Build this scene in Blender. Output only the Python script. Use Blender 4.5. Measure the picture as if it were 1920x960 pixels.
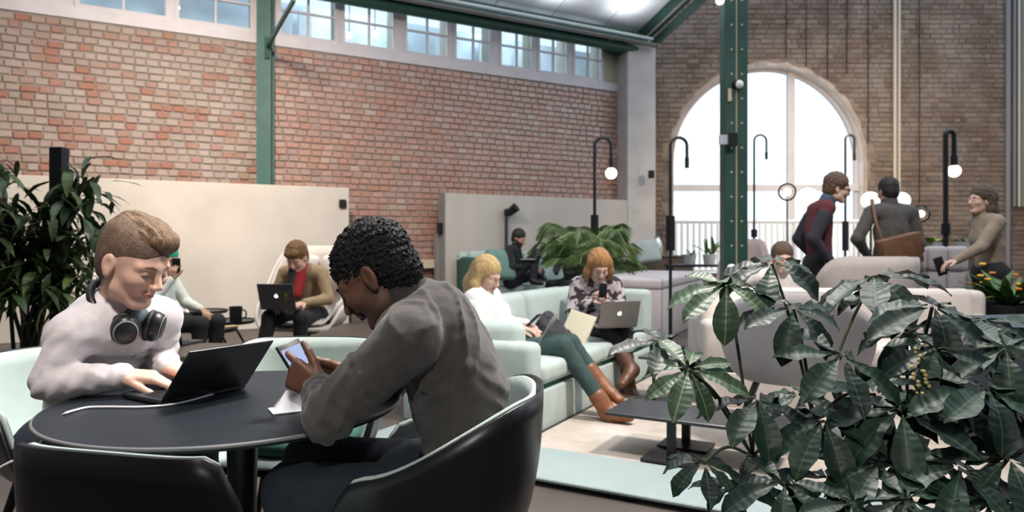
import bpy, bmesh, math, random
import numpy as np
from mathutils import Vector, Matrix, Euler
random.seed(7)
for o in list(bpy.data.objects): bpy.data.objects.remove(o)
SC = bpy.context.scene
C = SC.collection
PI = math.pi

# ---------------------------------------------------------------- camera, world, exposure
FPX, CX, HY, CH = 1345.0, 960.0, 455.0, 1.17          # focal length in pixels, principal column, horizon row, camera height
cam_d = bpy.data.cameras.new('camera'); cam = bpy.data.objects.new('camera', cam_d); C.objects.link(cam)
cam.location = (0, 0, CH); cam.rotation_euler = (PI/2, 0, 0)
cam_d.sensor_width = 36.0; cam_d.lens = FPX/1920*36.0
cam_d.shift_y = -(480-HY)/1920.0
cam_d.clip_start = 0.05
cam_d.dof.use_dof = True; cam_d.dof.focus_distance = 1.9; cam_d.dof.aperture_fstop = 4.0
SC.camera = cam
w = bpy.data.worlds.new('overcast_sky'); SC.world = w; w.use_nodes = True
wn = w.node_tree.nodes['Background']; wn.inputs[0].default_value = (0.80, 0.90, 1.0, 1); wn.inputs[1].default_value = 1.5
SC.view_settings.view_transform = 'Standard'; SC.view_settings.look = 'None'
SC.view_settings.exposure = 0.2; SC.view_settings.gamma = 1.0; SC.view_settings.use_curve_mapping = False
SC.cycles.max_bounces = 8; SC.cycles.diffuse_bounces = 4; SC.cycles.transparent_max_bounces = 12
SC.cycles.sample_clamp_indirect = 4.0

def area_light(name, loc, target, size, power, color, spread=PI):
    d = bpy.data.lights.new(name, 'AREA'); d.shape = 'DISK'; d.size = size; d.energy = power; d.color = color; d.spread = spread
    o = bpy.data.objects.new(name, d); C.objects.link(o); o.location = loc
    o.rotation_euler = (Vector(target)-Vector(loc)).to_track_quat('-Z', 'Y').to_euler()
    return o
def spot_light(name, loc, target, power, color, angle=60, blend=.5, r=.04):
    d = bpy.data.lights.new(name, 'SPOT'); d.energy = power; d.color = color; d.spot_size = math.radians(angle); d.spot_blend = blend; d.shadow_soft_size = r
    o = bpy.data.objects.new(name, d); C.objects.link(o); o.location = loc
    o.rotation_euler = (Vector(target)-Vector(loc)).to_track_quat('-Z', 'Y').to_euler()
    return o
# ceiling lamps of the hall plus one added front fill (all above the frame)
area_light('ceiling_lamp_partition', (-2.4, 6.0, 4.6), (-4.2, 9.6, 1.2), .5, 145, (1.0, .86, .70), math.radians(120))
area_light('ceiling_lamp_lounge', (2.2, 3.6, 4.7), (1.0, 5.4, .2), .5, 110, (1.0, .90, .80), math.radians(120))
spot_light('ceiling_spot_plant', (.15, -1.7, 3.1), (.55, 3.0, .1), 230, (1.0, .95, .88), 34, .5, .03)
area_light('ceiling_lamp_table', (.15, 3.0, 3.6), (-.6, 1.95, .9), .5, 85, (1.0, .93, .88), math.radians(130))
area_light('front_fill_light', (-.5, .5, 3.4), (-1.3, 2.05, .95), .35, 6.5, (1.0, .93, .88), math.radians(48))  # added fill light aimed at the laptop man, not a hall fixture
area_light('ceiling_lamp_bar', (5.6, 10.0, 4.6), (6.5, 13.5, 1.2), .5, 130, (1.0, .80, .58), math.radians(120))

# ---------------------------------------------------------------- helpers
def P(px, py, d):                                       # the point at depth d that stands at that place of the photograph
    return Vector(((px-CX)*d/FPX, d, CH-(py-HY)*d/FPX))
def tag(o, label=None, cat=None, group=None, kind=None):
    if label: o['label'] = label
    if cat: o['category'] = cat
    if group: o['group'] = group
    if kind: o['kind'] = kind
    return o
def empty(name, loc=(0,0,0), rz=0.0, label=None, cat=None, group=None, kind=None):
    o = bpy.data.objects.new(name, None); C.objects.link(o); o.location = loc; o.rotation_euler = (0,0,rz)
    o.empty_display_size = .1
    return tag(o, label, cat, group, kind)
def link_mesh(name, me, mat, parent=None, smooth=False):
    o = bpy.data.objects.new(name, me); C.objects.link(o)
    if mat is not None and not me.materials:
        for m in (mat if isinstance(mat, (list, tuple)) else [mat]): me.materials.append(m)
    if parent is not None: o.parent = parent
    if smooth: me.polygons.foreach_set('use_smooth', [True]*len(me.polygons))
    return o
def pyd(name, verts, faces, mat, parent=None, smooth=False):
    me = bpy.data.meshes.new(name); me.from_pydata([tuple(v) for v in verts], [], [tuple(f) for f in faces]); me.update()
    return link_mesh(name, me, mat, parent, smooth)
def bmo(name, bm, mat, parent=None, smooth=False, auto=None):
    me = bpy.data.meshes.new(name); bmesh.ops.recalc_face_normals(bm, faces=bm.faces); bm.to_mesh(me); bm.free()
    o = link_mesh(name, me, mat, parent, smooth)
    if auto is not None:
        me.polygons.foreach_set('use_smooth', [True]*len(me.polygons)); me.set_sharp_from_angle(angle=math.radians(auto))
    return o
def frame(a, b):                                        # matrix with z along a->b
    d = (Vector(b)-Vector(a)); L = d.length
    q = d.to_track_quat('Z', 'Y'); return Matrix.Translation(a) @ q.to_matrix().to_4x4(), L
def add_box(bm, c, s, M=None, bev=0.0, seg=2):
    r = bmesh.ops.create_cube(bm, size=1.0); vs = r['verts']
    bmesh.ops.scale(bm, vec=s, verts=vs)
    if bev > 0:
        es = list({e for v in vs for e in v.link_edges})
        rr = bmesh.ops.bevel(bm, geom=es, offset=bev, segments=seg, affect='EDGES', profile=.5)
        vs = list({v for f in rr['faces'] for v in f.verts} | {v for v in vs if v.is_valid})
        vs = list({v for v in vs} | {w_ for v in vs for e in v.link_edges for w_ in e.verts})
    bmesh.ops.translate(bm, vec=c, verts=vs)
    if M is not None: bmesh.ops.transform(bm, matrix=M, verts=vs)
    return vs
def add_cyl(bm, a, b, r1, r2=None, seg=16, caps=True):
    M, L = frame(a, b); r2 = r1 if r2 is None else r2
    r = bmesh.ops.create_cone(bm, cap_ends=caps, segments=seg, radius1=r1, radius2=r2, depth=L)
    bmesh.ops.transform(bm, matrix=M @ Matrix.Translation((0,0,L/2)), verts=r['verts']); return r['verts']
def add_sph(bm, c, r, seg=16, M=None, sc=(1,1,1)):
    rr = bmesh.ops.create_uvsphere(bm, u_segments=seg, v_segments=max(6, seg//2), radius=1.0)
    bmesh.ops.scale(bm, vec=(r*sc[0], r*sc[1], r*sc[2]), verts=rr['verts'])
    if M is not None: bmesh.ops.transform(bm, matrix=M, verts=rr['verts'])
    bmesh.ops.translate(bm, vec=c, verts=rr['verts']); return rr['verts']
def add_lathe(bm, prof, seg=32, c=(0,0,0)):
    rings = []
    for r, z in prof:
        if r < 1e-6: rings.append([bm.verts.new((c[0], c[1], c[2]+z))])
        else: rings.append([bm.verts.new((c[0]+r*math.cos(2*PI*i/seg), c[1]+r*math.sin(2*PI*i/seg), c[2]+z)) for i in range(seg)])
    for A, B in zip(rings, rings[1:]):
        for i in range(seg):
            j = (i+1) % seg
            if len(A) == 1 and len(B) == 1: continue
            if len(A) == 1: bm.faces.new((A[0], B[i], B[j]))
            elif len(B) == 1: bm.faces.new((A[i], A[j], B[0]))
            else: bm.faces.new((A[i], A[j], B[j], B[i]))
def smooth_path(pts, n=8):
    pts = [Vector(p) for p in pts]; out = []
    Q = [pts[0]*2-pts[1]] + pts + [pts[-1]*2-pts[-2]]
    for i in range(1, len(Q)-2):
        p0, p1, p2, p3 = Q[i-1:i+3]
        for k in range(n):
            t = k/n
            out.append(.5*((2*p1)+(-p0+p2)*t+(2*p0-5*p1+4*p2-p3)*t*t+(-p0+3*p1-3*p2+p3)*t**3))
    out.append(pts[-1]); return out
def add_tube(bm, pts, r, seg=8, rs=None, caps=True):
    pts = [Vector(p) for p in pts]; n = len(pts); rings = []
    up = None
    for i, p in enumerate(pts):
        t = (pts[min(i+1, n-1)]-pts[max(i-1, 0)]).normalized()
        if up is None: up = Vector((0,0,1)) if abs(t.z) < .9 else Vector((1,0,0))
        s = t.cross(up).normalized(); up = s.cross(t).normalized()
        rr = r if rs is None else rs[i]
        rings.append([bm.verts.new(p+(s*math.cos(2*PI*k/seg)+up*math.sin(2*PI*k/seg))*rr) for k in range(seg)])
    for A, B in zip(rings, rings[1:]):
        for k in range(seg): bm.faces.new((A[k], A[(k+1)%seg], B[(k+1)%seg], B[k]))
    if caps: bm.faces.new(rings[0][::-1]); bm.faces.new(rings[-1])
def box(name, c, s, mat, parent=None, rz=0.0, bev=0.0, seg=2, smooth=None):
    bm = bmesh.new(); add_box(bm, (0,0,0), s, None, bev, seg)
    o = bmo(name, bm, mat, parent, auto=smooth if smooth else (40 if bev > 0 else None)); o.location = c; o.rotation_euler = (0,0,rz); return o
def tube(name, pts, r, mat, parent=None, seg=8, rs=None):
    bm = bmesh.new(); add_tube(bm, pts, r, seg, rs); return bmo(name, bm, mat, parent, auto=50)
def cyl(name, a, b, r1, mat, parent=None, r2=None, seg=16):
    bm = bmesh.new(); add_cyl(bm, a, b, r1, r2, seg); return bmo(name, bm, mat, parent, auto=40)
def soft_box(name, c, s, mat, parent=None, rz=0.0, bev=.04, puff=0.0, tilt=0.0):
    bm = bmesh.new(); add_box(bm, (0,0,0), s, None, bev, 4)
    if puff:
        bmesh.ops.subdivide_edges(bm, edges=[e for e in bm.edges if e.calc_length() > .12], cuts=4, use_grid_fill=True)
        for v in bm.verts:
            x, y, z = v.co.x/(s[0]/2), v.co.y/(s[1]/2), v.co.z/(s[2]/2)
            m = sorted([(s[0], 0), (s[1], 1), (s[2], 2)])[0][1]
            o_ = [q for q in range(3) if q != m]; q = (x, y, z)
            fall = max(0, 1-q[o_[0]]**2)*max(0, 1-q[o_[1]]**2)
            v.co[m] += math.copysign(puff*fall, q[m]) if abs(q[m]) > .3 else 0
    o = bmo(name, bm, mat, parent, smooth=True, auto=60); o.location = c; o.rotation_euler = (tilt, 0, rz); return o

MATS = {}
def mat(name, col, rough=.6, var=0.0, scale=8.0, bump=0.0, bscale=60.0, metal=0.0, spec=.5, col2=None, emit=None, es=0.0, stretch=None, sheen=0.0, detail=4.0, trans=0.0, subsurf=0.0, coat=0.0):
    if name in MATS: return MATS[name]
    m = bpy.data.materials.new(name); m.use_nodes = True; nt = m.node_tree; b = nt.nodes['Principled BSDF']
    c = (*col, 1) if len(col) == 3 else col
    b.inputs['Base Color'].default_value = c; b.inputs['Roughness'].default_value = rough; b.inputs['Metallic'].default_value = metal
    b.inputs['Specular IOR Level'].default_value = spec
    if sheen: b.inputs['Sheen Weight'].default_value = sheen; b.inputs['Sheen Roughness'].default_value = .5
    if trans: b.inputs['Transmission Weight'].default_value = trans
    if coat: b.inputs['Coat Weight'].default_value = coat
    if subsurf:
        b.inputs['Subsurface Weight'].default_value = subsurf; b.inputs['Subsurface Radius'].default_value = (.012, .005, .003); b.inputs['Subsurface Scale'].default_value = 1.0
    if emit: b.inputs['Emission Color'].default_value = (*emit, 1); b.inputs['Emission Strength'].default_value = es
    if var > 0 or col2 or bump > 0:
        tc = nt.nodes.new('ShaderNodeTexCoord'); mp = nt.nodes.new('ShaderNodeMapping'); nt.links.new(tc.outputs['Object'], mp.inputs[0])
        if stretch: mp.inputs['Scale'].default_value = stretch
    if var > 0 or col2:
        n = nt.nodes.new('ShaderNodeTexNoise'); n.inputs['Scale'].default_value = scale; n.inputs['Detail'].default_value = detail
        nt.links.new(mp.outputs[0], n.inputs['Vector'])
        r = nt.nodes.new('ShaderNodeValToRGB'); nt.links.new(n.outputs['Fac'], r.inputs[0])
        r.color_ramp.elements[0].position = .32; r.color_ramp.elements[1].position = .68
        if col2: e0, e1 = c, (*col2, 1)
        else:
            e0 = tuple(max(0, x*(1-var)) for x in c[:3])+(1,); e1 = tuple(min(1, x*(1+var)) for x in c[:3])+(1,)
        r.color_ramp.elements[0].color = e0; r.color_ramp.elements[1].color = e1
        nt.links.new(r.outputs[0], b.inputs['Base Color'])
    if bump > 0:
        n2 = nt.nodes.new('ShaderNodeTexNoise'); n2.inputs['Scale'].default_value = bscale; n2.inputs['Detail'].default_value = 3
        nt.links.new(mp.outputs[0], n2.inputs['Vector'])
        bp = nt.nodes.new('ShaderNodeBump'); bp.inputs['Strength'].default_value = bump; bp.inputs['Distance'].default_value = .01
        nt.links.new(n2.outputs['Fac'], bp.inputs['Height']); nt.links.new(bp.outputs[0], b.inputs['Normal'])
    MATS[name] = m; return m
def brick_mat(name, ramp, rough=.75, spec=.4, dirt=(.40,.33,.30), damt=.35):
    m = bpy.data.materials.new(name); m.use_nodes = True; nt = m.node_tree; b = nt.nodes['Principled BSDF']; L = nt.links.new
    g = nt.nodes.new('ShaderNodeNewGeometry'); oi = nt.nodes.new('ShaderNodeObjectInfo')
    ad = nt.nodes.new('ShaderNodeMath'); ad.operation = 'ADD'; L(g.outputs['Random Per Island'], ad.inputs[0]); L(oi.outputs['Random'], ad.inputs[1])
    fr = nt.nodes.new('ShaderNodeMath'); fr.operation = 'FRACT'; L(ad.outputs[0], fr.inputs[0])
    r = nt.nodes.new('ShaderNodeValToRGB'); L(fr.outputs[0], r.inputs[0])
    els = r.color_ramp.elements
    els[0].position = ramp[0][0]; els[0].color = (*ramp[0][1], 1); els[1].position = ramp[-1][0]; els[1].color = (*ramp[-1][1], 1)
    for p, c in ramp[1:-1]: e = els.new(p); e.color = (*c, 1)
    r.color_ramp.interpolation = 'LINEAR'
    n = nt.nodes.new('ShaderNodeTexNoise'); n.inputs['Scale'].default_value = 1.3; n.inputs['Detail'].default_value = 6
    L(g.outputs['Position'], n.inputs['Vector'])
    mr = nt.nodes.new('ShaderNodeMapRange'); mr.inputs['From Min'].default_value = .42; mr.inputs['From Max'].default_value = .62; mr.inputs['To Max'].default_value = damt
    L(n.outputs['Fac'], mr.inputs[0])
    mx = nt.nodes.new('ShaderNodeMix'); mx.data_type = 'RGBA'; L(mr.outputs[0], mx.inputs['Factor']); L(r.outputs[0], mx.inputs['A']); mx.inputs['B'].default_value = (*dirt, 1)
    L(mx.outputs['Result'], b.inputs['Base Color'])
    n2 = nt.nodes.new('ShaderNodeTexNoise'); n2.inputs['Scale'].default_value = 45; n2.inputs['Detail'].default_value = 4; L(g.outputs['Position'], n2.inputs['Vector'])
    bp = nt.nodes.new('ShaderNodeBump'); bp.inputs['Strength'].default_value = .35; bp.inputs['Distance'].default_value = .01; L(n2.outputs['Fac'], bp.inputs['Height']); L(bp.outputs[0], b.inputs['Normal'])
    b.inputs['Roughness'].default_value = rough; b.inputs['Specular IOR Level'].default_value = spec
    MATS[name] = m; return m
def glass_mat(name, tint=(1,1,1), refl=.08, rough=.02):
    m = bpy.data.materials.new(name); m.use_nodes = True; nt = m.node_tree; nt.nodes.remove(nt.nodes['Principled BSDF'])
    out = nt.nodes['Material Output']; t = nt.nodes.new('ShaderNodeBsdfTransparent'); t.inputs[0].default_value = (*tint, 1)
    gl = nt.nodes.new('ShaderNodeBsdfGlossy'); gl.inputs['Roughness'].default_value = rough
    fr = nt.nodes.new('ShaderNodeLayerWeight'); fr.inputs[0].default_value = refl*2
    mx = nt.nodes.new('ShaderNodeMixShader'); nt.links.new(fr.outputs['Fresnel'], mx.inputs[0]); nt.links.new(t.outputs[0], mx.inputs[1]); nt.links.new(gl.outputs[0], mx.inputs[2])
    nt.links.new(mx.outputs[0], out.inputs[0]); MATS[name] = m; return m
def copy_tree(o, parent=None, label=None):
    c = o.copy(); C.objects.link(c)
    if parent is not None: c.parent = parent
    if label: c['label'] = label
    for ch in o.children: copy_tree(ch, c)
    return c

BLACK = mat('black_plastic', (.006,.007,.009), .42, spec=.4)
BLACKM = mat('black_metal', (.010,.011,.013), .38, spec=.5)
MINT = mat('mint_fabric', (.42,.50,.475), .9, .06, 12, .15, 300, spec=.2, sheen=.2)
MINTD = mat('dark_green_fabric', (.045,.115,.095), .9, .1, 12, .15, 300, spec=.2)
WHITEP = mat('white_paint', (.74,.72,.74), .5, .03, 6)
STEELG = mat('green_steel', (.022,.075,.058), .42, .12, 5, .05, 40, spec=.5)
# ================================================================ the room
W0 = Vector((-2.70, 10.95, 0)); WD = Vector((.863, .506, 0)).normalized(); WN = Vector((WD.y, -WD.x, 0))   # left brick wall: line, direction, inward normal
WANG = math.atan2(WD.y, WD.x)
def wall_t(px, off=0.0):                                 # where the sight line of column px meets the wall plane (moved inwards by off)
    k = (px-CX)/FPX; O = W0+WN*off
    return (k*O.y-O.x)/(WD.x-k*WD.y)
def wall_pt(t, z, off=0.0):
    p = W0+WD*t+WN*off; return Vector((p.x, p.y, z))
BACK_Y = 14.6
# floor
FLOOR = mat('dark_floor', (.085,.070,.062), .55, .25, 1.6, .12, 30, spec=.35)
f = box('floor', (1.0, 6.0, -.05), (22, 24, .1), FLOOR); tag(f, 'dark brown-grey concrete hall floor', None, kind='structure')
# ---- left wall: backing + bricks
MORTAR = mat('mortar', (.30,.26,.24), .95, .2, 6, .3, 50, spec=.1)
SILL = 4.10
wl = empty('wall_left', (0,0,0), 0, 'long red and grey brick side wall under the row of windows', kind='structure')
def wall_slab(name, t0, t1, z0, z1, off, th, m, parent=None):
    o = box(name, wall_pt((t0+t1)/2, (z0+z1)/2, off-th/2), (t1-t0, th, z1-z0), m, parent, WANG); return o
TEND = wall_t(1176)
wall_slab('mortar_backing', -8.2, TEND, 0, SILL-.04, 0.0, .3, MORTAR, wl)
wall_slab('upper_wall', -8.2, 6.4, SILL+.95, 7.2, 0.0, .3, WHITEP, wl)
BR_L = brick_mat('old_brick_grey', [(0,(.30,.235,.205)),(.35,(.375,.30,.265)),(.66,(.33,.23,.195)),(.78,(.30,.135,.095)),(.88,(.33,.135,.085)),(1,(.30,.25,.225))], .62, .45)
BR_R = brick_mat('old_brick_red', [(0,(.33,.200,.163)),(.3,(.39,.245,.20)),(.55,(.40,.212,.165)),(.8,(.41,.212,.150)),(.92,(.45,.34,.30)),(1,(.32,.22,.188))], .24, .9, (.42,.30,.26), .3)
def brick_mesh(name, L, D, H, jit):
    bm = bmesh.new(); vs = add_box(bm, (0,0,0), (L, D, H))
    rnd = random.Random(jit)
    for v in bm.verts: v.co += Vector((rnd.uniform(-1,1)*.004, rnd.uniform(-1,1)*.003, rnd.uniform(-1,1)*.004))
    for f_ in [f_ for f_ in bm.faces if f_.normal.y > .9]: bm.faces.remove(f_)
    es = [e for e in bm.edges if all(v.co.y < 0 for v in e.verts)]
    bmesh.ops.bevel(bm, geom=es, offset=.009, segments=1, affect='EDGES')
    bmesh.ops.recalc_face_normals(bm, faces=bm.faces)
    me = bpy.data.meshes.new(name); bm.to_mesh(me); bm.free(); return me
def lay_bricks(parent, bricks, mats, n_single, rz, depth=.03):
    """bricks: (centre, length, height, material index, pixel area); the n_single largest in view are parts, the rest one mesh"""
    bricks.sort(key=lambda b: -b[4]); protos = {}
    for i, (c, L, H, mi, ar) in enumerate(bricks[:n_single]):
        key = (round(L, 3), mi, i % 4)
        if key not in protos:
            me = brick_mesh('brick', L, depth*2, H, i); me.materials.append(mats[mi]); protos[key] = me
        o = bpy.data.objects.new('brick', protos[key]); C.objects.link(o); o.parent = parent; o.location = c; o.rotation_euler = (0,0,rz)
    V = []; F = []; MI = []; base = {}
    R = Matrix.Rotation(rz, 3, 'Z')
    for i, (c, L, H, mi, ar) in enumerate(bricks[n_single:]):
        key = (round(L, 3), i % 4)
        if key not in base:
            me = brick_mesh('tmp', L, depth*2, H, i); base[key] = ([R @ v.co for v in me.vertices], [list(p.vertices) for p in me.polygons]); bpy.data.meshes.remove(me)
        bv, bf = base[key]; n = len(V); V += [v+c for v in bv]; F += [[n+q for q in f_] for f_ in bf]; MI += [mi]*len(bf)
    o = pyd('brick_field', V, F, mats, parent); o.data.polygons.foreach_set('material_index', MI); o['kind'] = 'stuff'
def pix(p): return (CX+FPX*p.x/p.y, HY-FPX*(p.z-CH)/p.y) if p.y > .2 else (-9999, -9999)
rnd = random.Random(3); bl = []
CHH = .098
tcol = wall_t(497)
zc = .06; row = 0
while zc < SILL-.05:
    t = -8.0 + (row % 2)*.09
    while t < TEND-.2:
        L = rnd.choice([.150,.165,.165,.195]) if row % 3 else rnd.choice([.130,.145,.165])
        tm = t+L/2
        show = zc > 1.75 or (wall_t(600) < tm < wall_t(930))
        if show:
            p = wall_pt(tm, zc+rnd.uniform(-.004,.004), rnd.uniform(-.006,.006)); x, y = pix(p)
            ar = 0
            if 0 < x < 1920 and 0 < y < 960 and zc > 2.0:
                ar = (FPX/p.y)**2*L*CHH*(.4+.6/(1+max(0, x-400)/900))
            bl.append((p, L-.014, CHH-.016, 0 if tm < tcol-.02 else 1, ar))
        t += L
    zc += CHH; row += 1
lay_bricks(wl, bl, [BR_L, BR_R], 300, WANG, .022)

# ---- back wall with arched window, facing the camera
wb = empty('wall_back', (0,0,0), 0, 'weathered brown brick end wall around the arched window', kind='structure')
AX, AR = (1440-CX)*BACK_Y/FPX, 178*BACK_Y/FPX
ASZ = CH+(455-303)*BACK_Y/FPX; AB = .55
MORTB = mat('mortar_brown', (.22,.175,.145), .95, .3, 3, .3, 40, spec=.1)
def arch_top(x, r=AR):
    d = abs(x-AX); return ASZ+math.sqrt(max(0, r*r-d*d)) if d <= r+1e-4 else None
XL, XR, ZT, TH = 2.2, 11.5, 8.2, .45
V = []; F = []
def quad(a, b, c, d):
    n = len(V); V.extend([a,b,c,d]); F.append((n,n+1,n+2,n+3))
for yy in (BACK_Y, BACK_Y+TH):
    quad((XL,yy,0),(AX-AR,yy,0),(AX-AR,yy,ZT),(XL,yy,ZT)); quad((AX+AR,yy,0),(XR,yy,0),(XR,yy,ZT),(AX+AR,yy,ZT))
    quad((AX-AR,yy,0),(AX+AR,yy,0),(AX+AR,yy,AB),(AX-AR,yy,AB))
    n_ = 40
    for i in range(n_):
        a0, a1 = PI-PI*i/n_, PI-PI*(i+1)/n_
        x0, x1 = AX+AR*math.cos(a0), AX+AR*math.cos(a1); z0, z1 = ASZ+AR*math.sin(a0), ASZ+AR*math.sin(a1)
        quad((x0,yy,z0),(x1,yy,z1),(x1,yy,ZT),(x0,yy,ZT))
pyd('mortar_backing', V, F, MORTB, wb)
V = []; F = []
prof = [(AX-AR, AB), (AX-AR, ASZ)] + [(AX+AR*math.cos(PI-PI*i/40), ASZ+AR*math.sin(PI*i/40)) for i in range(1,40)] + [(AX+AR, ASZ), (AX+AR, AB), (AX-AR, AB)]
for (x0,z0),(x1,z1) in zip(prof, prof[1:]): quad((x0,BACK_Y-.02,z0),(x1,BACK_Y-.02,z1),(x1,BACK_Y+TH,z1),(x0,BACK_Y+TH,z0))
PLAST = mat('pale_plaster', (.66,.61,.58), .85, .1, 3, .1, 30)
pyd('window_reveal', V, F, PLAST, wb)
# rough plaster collar round the arch
V = []; F = []; rr_ = random.Random(5)
for i in range(49):
    a = PI*i/48; ro = AR+.07+.02*math.sin(i*1.7)+.025*rr_.random()
    for r, y in ((AR-.002, BACK_Y-.03), (ro, BACK_Y-.032), (ro+.02, BACK_Y)): V.append((AX-r*math.cos(a), y, ASZ+r*math.sin(a)))
for i in range(48):
    for k in range(2): F.append((i*3+k, i*3+k+1, i*3+k+4, i*3+k+3))
for s in (-1, 1):
    n0 = len(V); V += [(AX+s*(AR-.002), BACK_Y-.03, AB), (AX+s*(AR+.075), BACK_Y-.032, AB), (AX+s*(AR+.075), BACK_Y-.032, ASZ+.01), (AX+s*(AR-.002), BACK_Y-.03, ASZ+.01)]; F.append((n0,n0+1,n0+2,n0+3))
pyd('arch_collar', V, F, mat('rough_collar', (.36,.29,.25), .9, .25, 4, .3, 25), wb, True)
BR_B = brick_mat('old_brick_brown', [(0,(.125,.095,.078)),(.3,(.175,.13,.105)),(.55,(.15,.105,.082)),(.75,(.225,.175,.145)),(.9,(.185,.115,.085)),(1,(.11,.085,.075))], .85, .25, (.27,.225,.195), .6)
bl = []; zc = .06; row = 0
while zc < 6.5:
    x = XL + (row % 2)*.12
    while x < 10.9:
        L = rnd.choice([.24,.24,.26,.13]); xm = x+L/2
        at_ = arch_top(xm, AR+.17)
        blocked = (abs(xm-AX) < AR+.065+L/2 and AB < zc < ASZ) or (at_ is not None and ASZ <= zc < at_) or (abs(xm-AX) < AR+.06 and AB < zc < ASZ+.05)
        if not blocked:
            p = Vector((xm, BACK_Y+rnd.uniform(-.008,.006), zc)); px_, py_ = pix(p)
            ar = 1+rnd.random()+L*10 if (1230 < px_ < 1900 and 0 < py_ < 430) else 0
            bl.append((p, L-.014, .100-.014, 0, ar))
        x += L
    zc += .100; row += 1
lay_bricks(wb, bl, [BR_B], 300, 0, .018)
# arched window: frame, mullions, panes
FRAMEM = mat('window_frame_paint', (.55,.52,.54), .5, .05, 5)
GLASS = glass_mat('window_glass', (.97,.99,1.0), .05)
wi = empty('window_1', (0,0,0), 0, 'tall arched window with white frame glowing with daylight', kind='structure')
FY = BACK_Y+.22
for x in (AX-50*BACK_Y/FPX, AX+50*BACK_Y/FPX):
    box('mullion', (x, FY, (AB+arch_top(x))/2), (.15, .10, arch_top(x)-AB), FRAMEM, wi)
ZH = CH+(455-351)*BACK_Y/FPX
box('transom', (AX, FY-.01, ZH), (2*AR-.02, .12, .13), FRAMEM, wi)
box('transom', (AX, FY-.01, CH+(455-416)*BACK_Y/FPX), (2*AR-.02, .12, .07), FRAMEM, wi)
bm = bmesh.new(); pts = [(AX-AR+.03, FY, AB)] + [(AX-(AR-.03)*math.cos(PI*i/32), FY, ASZ+(AR-.03)*math.sin(PI*i/32)) for i in range(33)] + [(AX+AR-.03, FY, AB)]
add_tube(bm, pts, .035, 6); bmo('arch_frame', bm, FRAMEM, wi)
xs = [AX-AR+.03, AX-50*BACK_Y/FPX, AX+50*BACK_Y/FPX, AX+AR-.03]
for i in range(3):
    x0, x1 = xs[i], xs[i+1]; top = [(x0+(x1-x0)*k/8) for k in range(9)]
    V = [(x1, FY, ZH), (x0, FY, ZH)] + [(x, FY, arch_top(x, AR-.03)) for x in top]
    pyd('pane', V, [tuple(range(len(V)))], GLASS, wi)
    pyd('pane', [(x0,FY,AB),(x1,FY,AB),(x1,FY,ZH),(x0,FY,ZH)], [(0,1,2,3)], GLASS, wi)
# white pillar in the corner
pl = empty('pillar', (0,0,0), 0, 'pale plastered corner pillar at the end of the brick wall', kind='structure')
PILM = mat('pillar_plaster', (.50,.47,.46), .8, .12, 2.5, .1, 30)
bm = bmesh.new(); add_box(bm, (0,0,0), (.62, .62, 5.05), None, .015, 1)
o = bmo('shaft', bm, PILM, pl); c_ = P(1187, 455, 13.75); o.location = (c_.x, c_.y, 2.525); o.rotation_euler = (0,0,math.radians(22))
o = box('plug', P(1221, 327, 13.3), (.10,.10,.14), BLACK, pl)
# ---- clerestory windows above the sill
SILLM = mat('sill_paint', (.62,.58,.62), .55, .06, 4)
ws = empty('trim_1', (0,0,0), 0, 'white painted sill band under the high windows', kind='structure')
wall_slab('sill_band', -8.2, 6.2, SILL-.05, SILL+.10, .03, .12, SILLM, ws)
wall_slab('head_band', -8.2, 6.2, SILL+.88, SILL+.98, .02, .10, SILLM, ws)
GLB = glass_mat('clerestory_glass', (.80,.87,.90), .12)
spans = [(-260,-40), (140,318), (328,476), (520,634), (640,742), (757,843), (850,923), (935,1001), (1007,1066), (1073,1130)]
REV = mat('window_jamb', (.40,.37,.30), .7, .1, 5)
bayroom = mat('grey_room', (.62,.68,.72), .9, .2, 1.5)
for i, (a, b) in enumerate(spans):
    t0, t1 = wall_t(a), wall_t(b); z0, z1 = SILL+.10, SILL+.88; tm = (t0+t1)/2
    wn_ = empty(f'window_{i+2}', wall_pt(tm, SILL, 0), WANG, f'white framed high window over the brick wall, number {i+1} from the left', kind='structure')
    wv = t1-t0
    def wb_(nm, x, z, sx, sz, y=0.0, sy=.05, m=SILLM):
        bm = bmesh.new(); add_box(bm, (x, y, z), (sx, sy, sz)); return bmo(nm, bm, m, wn_)
    H = z1-z0
    wb_('frame_side', -wv/2+.025, .1+H/2, .05, H); wb_('frame_side', wv/2-.025, .1+H/2, .05, H)
    wb_('frame_rail', 0, .1+.025, wv-.1, .05); wb_('frame_rail', 0, .1+H-.025, wv-.1, .05)
    wb_('glazing_bar', 0, .1+H/2, .028, H-.1); wb_('glazing_bar', 0, .1+H/2, wv-.1, .028, -.004)
    for sx in (-1, 1):
        for sz in (-1, 1): wb_('pane', sx*(wv-.1)/4, .1+H/2+sz*(H-.1)/4, (wv-.14)/2, (H-.14)/2, .01, .006, GLB)
    wb_('jamb', wv/2+.01, .1+H/2, .02, H, .22, .36, REV)
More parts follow.
